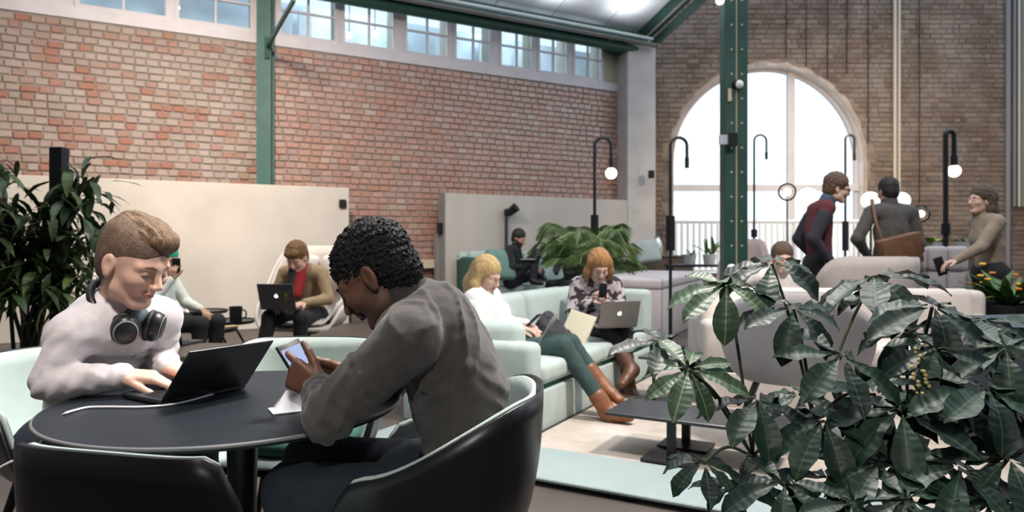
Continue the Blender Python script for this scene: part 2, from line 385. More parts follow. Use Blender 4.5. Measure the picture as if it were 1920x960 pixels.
# wall bits between the windows and the dim room behind them
wall_slab('window_pier', wall_t(-40), wall_t(140), SILL+.05, SILL+.95, .0, .2, SILLM, wl)
for a, b in zip(spans[1:], spans[2:]):
    wall_slab('window_pier', wall_t(a[1]), wall_t(b[0]), SILL+.05, SILL+.95, .01, .12, SILLM, wl)
wall_slab('window_pier', wall_t(1130), 6.3, SILL+.05, SILL+.95, .0, .2, REV, wl)
wall_slab('gallery_back', -8.2, 6.3, SILL, SILL+1.1, -1.5, .1, bayroom, wl)
wall_slab('gallery_floor', -8.2, 6.3, SILL-.1, SILL-.02, -.3, 1.2, bayroom, wl)
for px_ in (560, 600, 690, 790, 880, 965, 1035):
    o = wall_slab('curtain', wall_t(px_), wall_t(px_)+.22, SILL+.02, SILL+.95, -1.3, .06, mat('curtain_cloth', (.55,.58,.60), .9), wl)
WARM = mat('warm_bulb', (1,.8,.5), .4, emit=(1.0,.66,.32), es=14)
for px_, py_ in ((655, 66), (703, 64), (330, 14)):
    t = wall_t(px_, -.9); p = wall_pt(t, CH+(455-py_)*wall_pt(t,0,-.9).y/FPX, -.9)
    g_ = empty('wall_lamp', p, 0, {655:'warm glowing bulb behind the second window right of the green post', 703:'dim warm bulb at the right side behind the same high window', 330:'small bulb behind the high window left of the green post'}[px_], 'lamp')
    bm = bmesh.new(); add_sph(bm, (0,0,0), .05, 12); bmo('bulb', bm, WARM, g_, True)
    cyl('cord', (0,0,.04), (0,0,.5), .008, BLACK, g_, seg=6)
# ---- other walls, out of the frame
area_light('gallery_fill_light', tuple(wall_pt(3.6, 5.75, -.7)), tuple(wall_pt(3.6, 4.2, -1.0)), 1.0, 34, (.85,.93,1.0))  # this and the next: added fill that brightens the room behind the high windows
area_light('gallery_fill_light', tuple(wall_pt(.6, 5.75, -.7)), tuple(wall_pt(.6, 4.2, -1.0)), 1.0, 34, (.85,.93,1.0))
WALLW = mat('plain_wall', (.50,.46,.43), .9, .1, 2)
wr = empty('wall_right', (0,0,0), 0, 'plain side wall on the right with a long band of windows', kind='structure')
box('lower_wall', (11.3, 4.5, 1.5), (.3, 21, 3.0), WALLW, wr); box('upper_wall', (11.3, 4.5, 7.7), (.3, 21, 1.0), WALLW, wr)
box('end_wall', (11.3, -2.5, 5.1), (.3, 7.0, 4.2), WALLW, wr); box('end_wall', (11.3, 14.2, 5.1), (.3, 1.6, 4.2), WALLW, wr)
for k in range(7): box('window_post', (11.3, 2.2+k*1.8, 5.1), (.2, .12, 4.2), WHITEP, wr)
o = box('wall_front', (1.0, -5.8, 4.1), (21, .3, 8.2), WALLW); tag(o, 'plain wall behind the camera', kind='structure')
o = box('wall_side', (-9.9, .6, 4.1), (.3, 13, 8.2), WALLW); tag(o, 'plain wall closing the hall on the left of the camera', kind='structure')
# ---- ceiling: sloped white strip along the left wall, flat roof above the camera; the rest is rooflight
CEILM = mat('white_ceiling', (.84,.85,.88), .8, .08, 3)
ce = empty('ceiling', (0,0,0), 0, 'white sloping ceiling strip with open rooflights beyond it', kind='structure')
a0, a1 = wall_pt(-8.2, 5.14, .15), wall_pt(5.75, 5.14, .15); b0, b1 = a0+WN*2.6+Vector((0,0,1.0)), a1+WN*2.6+Vector((0,0,1.0))
up = Vector((0,0,.08))
pyd('sloped_boarding', [a0,a1,b1,b0,a0+up,a1+up,b1+up,b0+up], [(0,1,2,3),(4,5,6,7),(0,1,5,4),(1,2,6,5),(2,3,7,6),(3,0,4,7)], CEILM, ce)
box('roof_slab', (1.0, -1.7, 6.6), (20, 8.0, .15), CEILM, ce)
for k in range(4):
    t = 1.5+k*1.15; q0 = wall_pt(t, 5.17, .2); q1 = q0+WN*2.4+Vector((0,0,.92))
    tube('board_joint', [q0, q1], .02, mat('grey_joint', (.45,.46,.48), .8), ce, 4)
# ---- green steel
bt = empty('trim_2', (0,0,0), 0, 'green steel eaves beam and pipes running along the window tops', kind='structure')
wall_slab('eaves_beam', -8.0, 6.0, 4.90, 5.10, .45, .14, STEELG, bt)
wall_slab('beam_flange', -8.0, 6.0, 4.88, 4.905, .50, .26, STEELG, bt)
tube('round_pipe', [wall_pt(-3.0, 4.80, .34), wall_pt(5.75, 4.80, .34)], .085, STEELG, bt, 14)
PIPEW = mat('white_conduit', (.66,.72,.74), .35, .05, 3)
tube('conduit', [wall_pt(-3.0, 4.96, .62), wall_pt(5.8, 4.96, .62)], .03, PIPEW, bt, 8)
wall_slab('cable_tray', -3.0, 5.9, 4.845, 4.86, .70, .16, mat('tray_grey', (.28,.29,.29), .6), bt)
TUBEL = mat('light_tube', (.9,.95,1), .4, emit=(.85,.95,1), es=2.2)
for k in range(5):
    tube('light_tube', [wall_pt(1.3+k*.95, 4.915, .25), wall_pt(2.05+k*.95, 4.915, .25)], .022, TUBEL, bt, 8)
rt = empty('trim_3', (0,0,0), 0, 'dark green roof rafters meeting at the corner of the hall', kind='structure')
def beam(a, b, w_, h_, m, parent, nm='rafter'):
    M, L = frame(a, b); bm = bmesh.new(); add_box(bm, (0,0,L/2), (w_, h_, L), M); return bmo(nm, bm, m, parent)
for dz, wd, hh, tt in ((.02,.16,.24,5.85), (-.24,.10,.12,5.95)):
    q0_ = wall_pt(tt, 5.02+dz, .10); beam(q0_, q0_+WN*3.2+Vector((0,0,1.23)), wd, hh, STEELG, rt)
q0_ = wall_pt(5.80, 4.93, .10); beam(q0_, q0_+WN*3.2+Vector((0,0,1.23)), .05, .05, mat('pale_pipe', (.62,.55,.52), .5), rt, 'rail')
for k in range(4): area_light('ceiling_fill_light', tuple(wall_pt(.8+k*1.4, 4.95, 1.0)), tuple(wall_pt(.8+k*1.4, 6.2, 1.5)), .6, 6, (.88,.94,1.0))  # added fill lights that brighten the sloped ceiling, no fixtures on the beam
beam(P(1120, 8, 13.4), P(1215, 22, 13.7), .05, .05, PIPEW, rt, 'rail')
beam(P(1128, 70, 13.2), P(1165, 95, 13.6), .35, .2, STEELG, rt, 'shoe')
# left post with a brace
po = empty('column', (0,0,0), 0, 'slim green steel post with a diagonal brace on the brick wall', kind='structure')
tp = wall_t(498, .18); pp = wall_pt(tp, 0, .18)
bm = bmesh.new(); add_box(bm, (0,0,2.6), (.115,.17,5.2)); add_box(bm, (0,-.09,2.6), (.20,.02,5.2)); add_box(bm, (0,.09,2.6), (.20,.02,5.2))
o = bmo('shaft', bm, mat('grey_green_steel', (.058,.130,.118), .45, .1, 4), po); o.location = pp; o.rotation_euler = (0,0,math.radians(4))
q = wall_pt(tp, 0, .30)
beam((q.x, q.y, CH+(455-88)*q.y/FPX), P(552, -2, 8.6), .035, .06, STEELG, po, 'brace')
beam((q.x, q.y, CH+(455-110)*q.y/FPX), (q.x, q.y, CH+(455-70)*q.y/FPX), .07, .05, STEELG, po, 'brace_shoe')
# right riveted column
rc = empty('column', (0,0,0), 0, 'dark green riveted steel column in front of the arched window', kind='structure')
cd = 8.5; cx_ = (1380-CX)*cd/FPX
for s in (-1, 1):
    bm = bmesh.new(); add_box(bm, (cx_+s*.073, cd, 3.4), (.115, .05, 6.8)); add_box(bm, (cx_+s*.125, cd+.10, 3.4), (.02, .2, 6.8)); bmo('channel', bm, STEELG, rc)
    for k in range(22):
        bm = bmesh.new(); add_sph(bm, (cx_+s*.06, cd-.026, .55+k*.29), .016, 8, sc=(1,.6,1)); bmo('rivet', bm, mat('rivet_grey', (.42,.36,.33), .5), rc, True)
box('web', (cx_, cd+.08, 3.4), (.20,.02,6.8), mat('olive_steel', (.10,.13,.075), .5), rc)
tube('cable', [(cx_+.002, cd-.01, .3), (cx_+.002, cd-.01, 6.6)], .012, mat('pale_cable', (.48,.44,.30), .6), rc, 6)
o = box('camera_box', P(1372, 262, cd-.12), (.10,.10,.15), BLACK, rc); o = box('camera_box', P(1356, 262, cd-.10), (.09,.05,.11), mat('grey_plate', (.52,.56,.62), .5), rc)
bm = bmesh.new(); add_sph(bm, P(1386, 158, cd-.08), .05, 14); bmo('round_lamp', bm, mat('round_lamp_white', (.9,.9,.88), .4), rc, True)
bm = bmesh.new(); add_sph(bm, P(1381, 158, cd-.05), .055, 14); bmo('round_lamp', bm, BLACK, rc, True)
bm = bmesh.new(); add_box(bm, P(1368, 178, cd-.05), (.035,.03,.15)); bmo('tag_plate', bm, mat('brass_plate', (.60,.50,.34), .5), rc)
bm = bmesh.new(); add_sph(bm, P(1350, 1, cd-.15), .05, 12); bmo('round_lamp', bm, mat('lamp_glow', (1,1,1), .4, emit=(1,.95,.85), es=3), rc, True)
# conduits on the back wall
cp = empty('trim_4', (0,0,0), 0, 'grey and cream conduits running up the brown brick end wall', kind='structure')
CREAM = mat('cream_pipe', (.50,.45,.37), .6); GREYP = mat('grey_pipe', (.20,.20,.21), .6)
for px_, r, m, z0 in ((1678,.035,CREAM,.5), (1686,.028,CREAM,.5), (1890,.05,GREYP,0), (1902,.03,GREYP,1.9), (1911,.03,CREAM,1.9), (1918,.03,GREYP,1.9), (1552,.012,BLACK,4.5), (1588,.012,BLACK,4.6), (1628,.012,BLACK,3.2), (1724,.012,BLACK,2.0), (1512,.010,BLACK,4.75), (1474,.010,BLACK,4.9)):
    p = P(px_, 455, BACK_Y-.06); tube('conduit', [(p.x,p.y,z0), (p.x,p.y,8.0)], r, m, cp, 8)
# radiator rail along the arched window
rr = empty('radiator', (AX, BACK_Y-.25, 0), 0, 'white low radiator with scalloped rail under the arched window', 'radiator')
RADM = mat('radiator_white', (.78,.82,.84), .4)
tube('rail', [(-2.1,0,1.60),(2.2,0,1.60)], .03, RADM, rr, 8)
for k in range(36): cyl('fin', (-2.05+k*.12,0,.62), (-2.05+k*.12,0,1.55), .035, RADM, rr, seg=8)
tube('rail', [(-2.1,0,.62),(2.2,0,.62)], .03, RADM, rr, 8)
for x in (-2.0, 2.1): cyl('foot', (x,0,0), (x,0,.6), .03, RADM, rr, seg=8)
# ================================================================ furniture
ANG_A = math.atan2(.876, .482); A_ = Vector((.482,.876,0)); B_ = Vector((.876,-.482,0))
PARTM = mat('partition_plaster', (.50,.46,.42), .85, .09, 1.4, .06, 25)
PARTE = mat('partition_edge', (.24,.235,.24), .8, .08, 3)
def partition(px0, px1, h, p0, p1, label, th=.22):
    d = (p1-p0); L = d.length; a = math.atan2(d.y, d.x); g = empty('wall_partition', (p0.x,p0.y,0), a, label, kind='structure')
    bm = bmesh.new(); add_box(bm, (L/2, th/2, h/2), (L, th, h), None, .008, 1); bmo('panel', bm, PARTM, g)
    return g, L
p1 = Vector((-2.35,10.35,0)); pd = Vector((2.92,1.71,0)).normalized(); p0 = p1-pd*7.5
g1, L1 = partition(0, 660, 1.96, p0, p1, 'warm lit plaster partition wall on the left behind the seated man')
bm = bmesh.new(); add_box(bm, (L1-.10, -.02, CH+(455-382)*10.3/FPX), (.10,.05,.12), None, .01, 1); bmo('wall_box', bm, BLACK, g1)
bm = bmesh.new(); add_box(bm, (L1-.17, -.02, .36), (.09,.05,.17), None, .01, 1); bmo('socket', bm, BLACK, g1)
q0 = Vector((-1.06,11.4,0)); q1 = Vector((2.53,13.6,0))
g2, L2 = partition(830, 1210, 1.96, q0, q1, 'pale plaster partition wall behind the green sofa')
bm = bmesh.new(); add_box(bm, (-.008,.11,.98), (.016,.225,1.95)); add_box(bm, (-.03,.24,.65), (.06,.10,1.3)); bmo('end_face', bm, PARTE, g2)
bm = bmesh.new(); add_box(bm, (-.05,.10,CH+(455-428)*11.4/FPX), (.06,.12,.18), None, .015, 1); bmo('wall_box', bm, BLACK, g2)
bm = bmesh.new(); add_box(bm, (.42,-.02,.62), (.05,.04,.13), None, .01, 1); bmo('socket', bm, BLACK, g2)
o = box('bench_rail', wall_pt(wall_t(800), CH-(494-455)*wall_pt(wall_t(800),0).y/FPX, .10), (.9,.12,.14), mat('pale_timber', (.55,.46,.36), .7), None, WANG); tag(o, 'short pale timber rail on the brick wall between partitions', 'rail')
o = box('floor_cabinet', wall_pt(wall_t(690), .21, .35), (.9,.4,.42), mat('brown_laminate', (.13,.105,.085), .6, .1, 4), None, WANG, .01); tag(o, 'low brown cabinet against the brick wall between the partitions', 'cabinet')

# rug and low mint step in front of it
RUGM = mat('beige_rug', (.36,.31,.265), .95, col2=(.56,.51,.46), scale=3.2, bump=.5, bscale=140, spec=.1, detail=6)
R0 = Vector((.119,4.31,0))
rc_ = R0+A_*1.68+B_*1.45
o = box('rug', (rc_.x, rc_.y, .004), (3.9, 2.85, .008), RUGM, None, ANG_A); tag(o, 'mottled beige rug between the mint sofa and low black tables', 'rug')
s0 = Vector((.098,3.46,0)); st = empty('low_step', (s0.x, s0.y, 0), math.atan2(B_.y, B_.x), 'low pale mint upholstered step edging the beige rug', 'step')
bm = bmesh.new(); add_box(bm, (.5, .238, .033), (3.4, .476, .018), None, .005, 1); bmo('top_pad', bm, mat('mint_vinyl', (.27,.335,.335), .55, .04, 5), st)
bm = bmesh.new(); add_box(bm, (.5, .248, .012), (3.38, .44, .024)); bmo('plinth', bm, BLACK, st)

def sofa(name, loc, rz, L, D, label, m, arm=(.58,.58), back=.75, seat=.42, aw=.16, n=2, group=None, cm=None, base_gap=True):
    """local x along the length, front at y=0, back at y=D"""
    g = empty(name, loc, rz, label, 'sofa', group)
    def part(nm, c, s, bev=.03, puff=0, mm=None, tilt=0):
        o = soft_box(nm, c, s, mm or m, g, 0, bev, puff, tilt); return o
    part('base', (L/2, D/2, .125), (L, D, .25), .012)
    bm = bmesh.new(); add_box(bm, (L/2, D/2+.01, .26), (L-.04, D-.04, .04)); bmo('shade_strip', bm, MINTD, g)  # dark strip, its colour stands for the shade between base and cushions
    x0 = aw if arm[0] else 0; x1 = L-(aw if arm[1] else 0); w_ = (x1-x0)/n
    for i in range(n):
        part('seat_cushion', (x0+w_*(i+.5), (D-.22)/2+.0, .28+(seat-.28)/2), (w_-.008, D-.20, seat-.28), .045, .012, cm)
    part('back', (L/2, D-.09, .28+(back-.28)/2), (L, .18, back-.28), .06)
    for i in range(n):
        part('back_cushion', (x0+w_*(i+.5), D-.26, seat+.5*(back-seat)+.01), (w_-.012, .15, back-seat+.02), .06, .02, cm, -.12)
    if arm[0]: part('arm', (aw/2, D/2-.005, .28+(arm[0]-.28)/2), (aw, D-.0, arm[0]-.28), .05)
    if arm[1]: part('arm', (L-aw/2, D/2-.005, .28+(arm[1]-.28)/2), (aw, D-.0, arm[1]-.28), .05)
    return g
sf = sofa('sofa', R0-A_*.02, ANG_A, 2.35, .95, 'pale mint corner sofa that the two women sit on', MINT, (.56,.76), .76, .41, .17, 2)
o = soft_box('arm_cushion', (.16, .36, .50), (.14,.46,.34), MINT, sf, 0, .06, .03)
def cushion(loc, s, m, rot, label, group=None, name='cushion'):
    o = soft_box(name, (0,0,0), s, m, None, 0, min(s)*.42, .03); o.location = loc; o.rotation_euler = rot; tag(o, label, 'cushion', group); return o

# big white upholstered divider bench behind the palm
DIVM = mat('white_divider_fabric', (.62,.56,.57), .85, .05, 6, .1, 120)
dv = empty('divider_bench', (1.74,8.37,0), math.atan2(.903,.43), 'large white upholstered divider bench right of the palm', 'bench')
bm = bmesh.new(); add_box(bm, (1.3, .45, .31), (2.6, .9, .62), None, .02, 2); bmo('body', bm, DIVM, dv, auto=40)
bm = bmesh.new(); add_box(bm, (1.3, .45, .68), (2.62, .92, .13), None, .04, 3); bmo('top_pad', bm, DIVM, dv, auto=40)
# far green sofa
gs = sofa('sofa', (-.41,10.45,0), math.atan2(1.71,2.92), 3.1, .95, 'pale green sofa with dark green ends against the far partition', mat('pale_green_fabric', (.40,.50,.47), .9, .06, 10, .1, 200), (.95,0), 1.02, .52, .10, 3)
for ch in gs.children:
    if ch.name.startswith(('arm','base')): ch.data.materials[0] = MINTD
cushion(P(938, 497, 10.5), (.46,.46,.16), mat('sage_fabric', (.14,.25,.22), .9, .08, 8), (1.25,.05,.5), 'sage green square cushion at the left end of the far sofa')
cushion(P(1168, 478, 11.6), (.42,.42,.14), mat('rose_fabric', (.50,.42,.41), .9, .08, 8), (1.1,.4,.4), 'dusty pink cushion at the right of the far sofa behind the palm')
cushion(P(1212, 472, 11.9), (.46,.40,.14), mat('grey_sage', (.36,.42,.41), .9, .08, 8), (1.2,-.1,.3), 'grey green cushion at the right end of the far sofa')

# ---- tub chairs of the foreground table
def tub(name, loc, rz, label, outer, inner, W=.56, D=.56, seat=.44, back=.80, arm=.66, front=.43, group=None, ex=2.6, thick=.012, pad=.012, legs='four', cat='chair', legm=None, hi=.72, lo=1.9, seat_pad=None, base_r=.78, legh=None):
    """tub shell opening towards local +x; rim height runs from the back round to the front"""
    g = empty(name, loc, rz, label, cat, group)
    def sm(a, b, x): t = min(1, max(0, (x-a)/(b-a))); return t*t*(3-2*t)
    def rim(ph):                                        # ph = angle from the back, 0..pi
        ph = abs(ph)
        h = back+(arm-back)*sm(hi, lo, ph)
        return h+(front-h)*sm(lo-.05, lo+.45, ph)
    def surf(rk, zk, vm, nf=72, nv=20):
        V = [(0,0,seat+zk-.01)]; F = []
        for j in range(1, nv+1):
            s = j/nv*vm
            for i in range(nf):
                ph = 2*PI*i/nf-PI; c, s_ = math.cos(ph), math.sin(ph)
                rr = 1/((abs(c)**ex+abs(s_)**ex)**(1/ex))
                if s < .55: r = s/.55*base_r; z = seat-.01*(1-(s/.55)**2)
                else:
                    u = (s-.55)/.45; r = base_r+(1-base_r)*(1-(1-u)**2); z = seat+(rim(ph)-seat)*(u**1.25)
                V.append((-c*rr*r*D/2*rk, s_*rr*r*W/2*rk, z+zk))
        for i in range(nf): F.append((0, 1+i, 1+(i+1)%nf))
        for j in range(nv-1):
            for i in range(nf):
                a = 1+j*nf+i; b = 1+j*nf+(i+1)%nf; F.append((a, a+nf, b+nf, b))
        return V, F
    V, F = surf(1.0, 0.0, 1.0); o = pyd('shell', V, F, outer, g, True)
    md = o.modifiers.new('thickness', 'SOLIDIFY'); md.thickness = thick; md.offset = 1
    V, F = surf(1-pad*2.2, pad, .985); o = pyd('lining', V, F, inner, g, True)
    md = o.modifiers.new('thickness', 'SOLIDIFY'); md.thickness = pad*.8; md.offset = -1
    if seat_pad is not None:
        bm = bmesh.new(); add_lathe(bm, [(0,seat+.015),(.20,seat+.02),(.225,seat+.04),(.22,seat+.06),(.19,seat+.07),(0,seat+.07)], 32); bmo('seat_pad', bm, seat_pad, g, True)
    lm = legm or BLACK; lh = legh or seat-.03
    if legs == 'four':
        for sx in (-1,1):
            for sy in (-1,1): cyl('leg', (sx*D*.42, sy*W*.42, 0), (sx*D*.25, sy*W*.25, lh), .011, lm, g, .017, 10)
    else:
        cyl('stem', (0,0,.03), (0,0,lh), .035, lm, g)
        for k in range(4):
            a = PI/4+k*PI/2; tube('foot_arm', [(0,0,.09),(.13*math.cos(a),.13*math.sin(a),.06),(.27*math.cos(a),.27*math.sin(a),.015)], .018, lm, g, 8)
    return g
CH_OUT = mat('chair_shell_black', (.008,.009,.012), .35, spec=.45)
CH_IN = mat('chair_lining_mint', (.38,.46,.43), .85, .05, 10, .12, 250, sheen=.15)
tub('tub_chair', (-.638,1.44,0), math.atan2(.97,.24), 'black shell tub chair seen from behind at the bottom left', CH_OUT, CH_IN, W=.475, D=.46, back=.815, arm=.56, hi=.72, lo=1.15, ex=5.0, group='tub chairs round the black table')
tub('tub_chair', (-1.43,2.42,0), math.atan2(-.62,.78), 'mint lined tub chair that the man with headphones sits in', CH_OUT, CH_IN, W=.58, D=.58, back=.80, group='tub chairs round the black table')
tub('tub_chair', (-.22,1.86,0), PI*.985, 'black tub chair under the man holding a phone', CH_OUT, CH_IN, W=.56, D=.58, back=.80, arm=.64, hi=.55, lo=2.0, ex=2.6, group='tub chairs round the black table')
fc = tub('tub_chair', (-.76,2.56,0), -PI/2, 'empty mint lined tub chair behind the black table', CH_OUT, CH_IN, W=.60, D=.56, back=.80, arm=.66, group='tub chairs round the black table', seat_pad=MINTD)

# ---- round black table
TBL = (-.765, 1.955); TZ = .74
TOPM = mat('black_laminate', (.009,.013,.018), .48, .12, 30, spec=.28)
tb = empty('round_table', (*TBL, 0), 0, 'round black cafe table with the laptop on it', 'table')
bm = bmesh.new(); add_lathe(bm, [(0,TZ-.016),(.448,TZ-.016),(.454,TZ-.010),(.4555,TZ-.004),(.453,TZ),(0,TZ)], 96); bmo('table_top', bm, TOPM, tb, auto=35)
bm = bmesh.new(); add_lathe(bm, [(.4535,TZ-.008),(.4575,TZ-.0075),(.4585,TZ-.004),(.4565,TZ-.0008),(.452,TZ+.0004)], 96); bmo('table_edge', bm, mat('edge_band', (.16,.16,.165), .35), tb, True)
bm = bmesh.new(); add_lathe(bm, [(.0,.66),(.10,.70),(.12,.725),(.0,.726)], 24); bmo('top_plate', bm, BLACK, tb, auto=35)
cyl('column', (.03,0,.03), (.03,0,.72), .030, BLACK, tb, .042)
for k in range(4):
    a = .35+k*PI/2; tube('foot', [(.03,0,.12),(.03+.18*math.cos(a),.18*math.sin(a),.07),(.03+.33*math.cos(a),.33*math.sin(a),.018)], .02, BLACK, tb, 8)

# ---- laptops
def apple_logo(name, s, m, parent, M):
    pts = []
    for i in range(40):
        a = 2*PI*i/40; r = 1.0+.10*math.cos(2*a)-.14*math.exp(-((a-PI/2)/.28)**2)-.10*math.exp(-((a-3*PI/2)/.22)**2)
        x, y = r*math.cos(a)*.92, r*math.sin(a)
        dx, dy = x-1.28, y-.12
        dd = math.hypot(dx, dy)
        if dd < .58: x, y = 1.28+dx/dd*.58, .12+dy/dd*.58
        pts.append((x*s, y*s-.1*s, 0))
    leaf = [(.05*s,1.02*s,0),(.16*s,1.28*s,0),(.42*s,1.52*s,0),(.36*s,1.24*s,0)]
    V = pts+leaf; return pyd(name, [M @ Vector(v) for v in V], [tuple(range(40)), (40,41,42,43)], m, parent)
def laptop(loc, rz, label, body, W=.33, D=.23, ang=110, logo=None, screen=None, key=None, sticker=False):
    """local: hinge along x at y=0, keyboard towards -y, lid opens from the keyboard"""
    g = empty('laptop', loc, rz, label, 'laptop')
    bm = bmesh.new(); add_box(bm, (0,-D/2,.008), (W,D,.014), None, .004, 2); bmo('base', bm, body, g, auto=40)
    bm = bmesh.new()
    for r_ in range(5):
        for c_ in range(13): add_box(bm, (-W*.44+(c_+.5)*W*.88/13, -D*.14-r_*D*.095, .0158), (W*.88/13*.84, D*.095*.82, .0016))
    bmo('keyboard', bm, key or BLACK, g)
    bm = bmesh.new(); add_box(bm, (0,-D*.80,.0154), (W*.34,D*.30,.0008)); bmo('trackpad', bm, body, g)
    R = Matrix.Translation((0,0,.012)) @ Matrix.Rotation(-math.radians(ang), 4, 'X')   # lid lying over the keyboard, turned open
    Rl = Matrix.Translation((0,0,.012)) @ Matrix.Rotation(math.radians(180-ang), 4, 'X').inverted()
    th = math.radians(ang); yd = Vector((0, -math.cos(th), math.sin(th)))       # direction up the lid
    nd = Vector((0, math.sin(th), math.cos(th)))                                # outward (back) of the lid
    M = Matrix(((1,0,0,0),(0,yd.y,nd.y,0),(0,yd.z,nd.z,.012),(0,0,0,1)))
    bm = bmesh.new(); add_box(bm, (0,D*.5,0), (W,D,.006), M, .0022, 1); lid = bmo('lid', bm, body, g, auto=40)
    bm = bmesh.new(); add_box(bm, (0,D*.51,-.0034), (W*.95,D*.90,.0006), M); bmo('screen', bm, screen or mat('screen_glow', (.02,.02,.02), .2, emit=(.75,.82,.95), es=.7), lid)
    if logo:
        Ml = M @ Matrix.Translation((0,D*.52,.0036)) @ Matrix.Rotation(PI, 4, 'Y')
        apple_logo('lid_logo', W*.055, logo, lid, Ml)
    if sticker:
        for k, (x, y, c) in enumerate(((.09,.13,(.35,.28,.03)),(.115,.10,(.30,.09,.03)),(.08,.085,(.22,.17,.05)),(.12,.15,(.06,.16,.08)))):
            bm = bmesh.new(); add_box(bm, (-x if sticker < 0 else x, y, .0034), (.024,.03,.0006), M); bmo('sticker', bm, mat('sticker%d' % k, c, .5), lid)
    return g
ALU = mat('laptop_silver', (.42,.41,.42), .38, metal=.6)
DARKALU = mat('laptop_dark', (.030,.034,.040), .38, metal=.3)
LOGOW = mat('glowing_logo', (1,1,1), .4, emit=(.95,.97,1), es=1.6)
LOGOD = mat('dark_logo', (.006,.007,.008), .25)
# foreground laptop: hinge runs from (-.92,1.89) to (-.82,2.22)
lz = math.atan2(.957,.29)                                # local +y (away from the user) = (.957,-.29)
laptop((-.852,1.996,TZ+.001), math.atan2(-.53,.85)-PI/2, 'dark grey laptop open on the round black table', DARKALU, .265, .185, 131, LOGOD)
# white charging cable
CABM = mat('white_cable', (.72,.72,.74), .45)
cab = [P(436,716,2.22), P(425,728,2.12), P(385,742,2.03), P(330,758,1.93), P(270,764,1.90), P(200,764,1.90), P(150,766,1.90)]
cab = [Vector((v.x, (CH-TZ-.004)*FPX/(FPX*(CH-v.z)/v.y), TZ+.004)) if False else v for v in cab]
def on_table(px, py, h=.004):
    d = (CH-TZ-h)*FPX/(py-HY); return P(px, py, d)
cab = [on_table(433,712), on_table(436,720), on_table(424,730), on_table(385,743), on_table(330,757), on_table(270,763), on_table(200,763), on_table(165,764), on_table(138,770), on_table(121,776), P(106,790,1.84), P(85,815,1.83), P(60,850,1.82), P(20,866,1.8), P(-20,888,1.8)]
o = tube('charging_cable', smooth_path(cab, 8), .0032, CABM, None, 8); tag(o, 'thin white charging cable trailing off the round table', 'cable')
# folded paper napkin
NAPM = mat('napkin_paper', (.74,.73,.78), .9)
na = on_table(545,768,.002); g = empty('paper_napkin', (na.x,na.y,TZ+.001), .3, 'folded white paper napkin standing on the table under the phone', 'napkin')
bm = bmesh.new()
for s in (-1,1):
    vs = [bm.verts.new(v) for v in ((-.045,s*.03,0),(.045,s*.03,0),(.030,s*.002,.045),(-.012,s*.002,.050))]; bm.faces.new(vs)
o = bmo('sheet', bm, NAPM, g); md = o.modifiers.new('t','SOLIDIFY'); md.thickness = .002
bm = bmesh.new(); add_box(bm, (.0,0,.002), (.10,.07,.003), Matrix.Rotation(.2,4,'Z')); bmo('sheet', bm, NAPM, g)

# ---- lounge: low black tables
def slab_table(corner, L, D, z, label, posts, m=None, th=.02):
    g = empty('coffee_table', (corner.x, corner.y, 0), math.atan2(B_.y, B_.x), label, 'table')
    bm = bmesh.new(); add_box(bm, (L/2, D/2, z-th/2), (L, D, th), None, .004, 1); bmo('table_top', bm, m or mat('slate_top', (.035,.037,.043), .33), g)
    for x, y, wx, wy in posts:
        bm = bmesh.new(); add_box(bm, (x,y,(z-th)/2), (wx,wy,z-th)); bmo('post', bm, BLACKM, g)
        bm = bmesh.new(); add_box(bm, (x,y,.022), (.28,.2,.012)); bmo('foot_plate', bm, BLACKM, g)
    return g
slab_table(Vector((.51,3.95,0)), .92, .40, .24, 'low black rectangular coffee table in front of the plant', [(.36,.05,.045,.03), (.36,.34,.045,.03)])
ct = slab_table(Vector((.92,5.24,0)), .36, .34, .34, 'small dark side table beside the sofa with a glass on it', [(.10,.06,.02,.02)], mat('smoked_top', (.06,.06,.062), .15))
g = empty('drinking_glass', (1.05,5.30,.345), 0, 'small clear drinking glass on the dark side table', 'glass')
bm = bmesh.new(); add_lathe(bm, [(0,0),(.032,0),(.038,.10),(.034,.10),(.03,.008),(0,.008)], 20); bmo('glass_body', bm, glass_mat('clear_glass', (.92,.95,.94), .2), g, True)
o = box('phone', (1.19,5.28,.345), (.07,.14,.008), mat('white_phone', (.7,.7,.72), .3), None, .4, .003); tag(o, 'pale phone lying on the dark side table', 'phone')

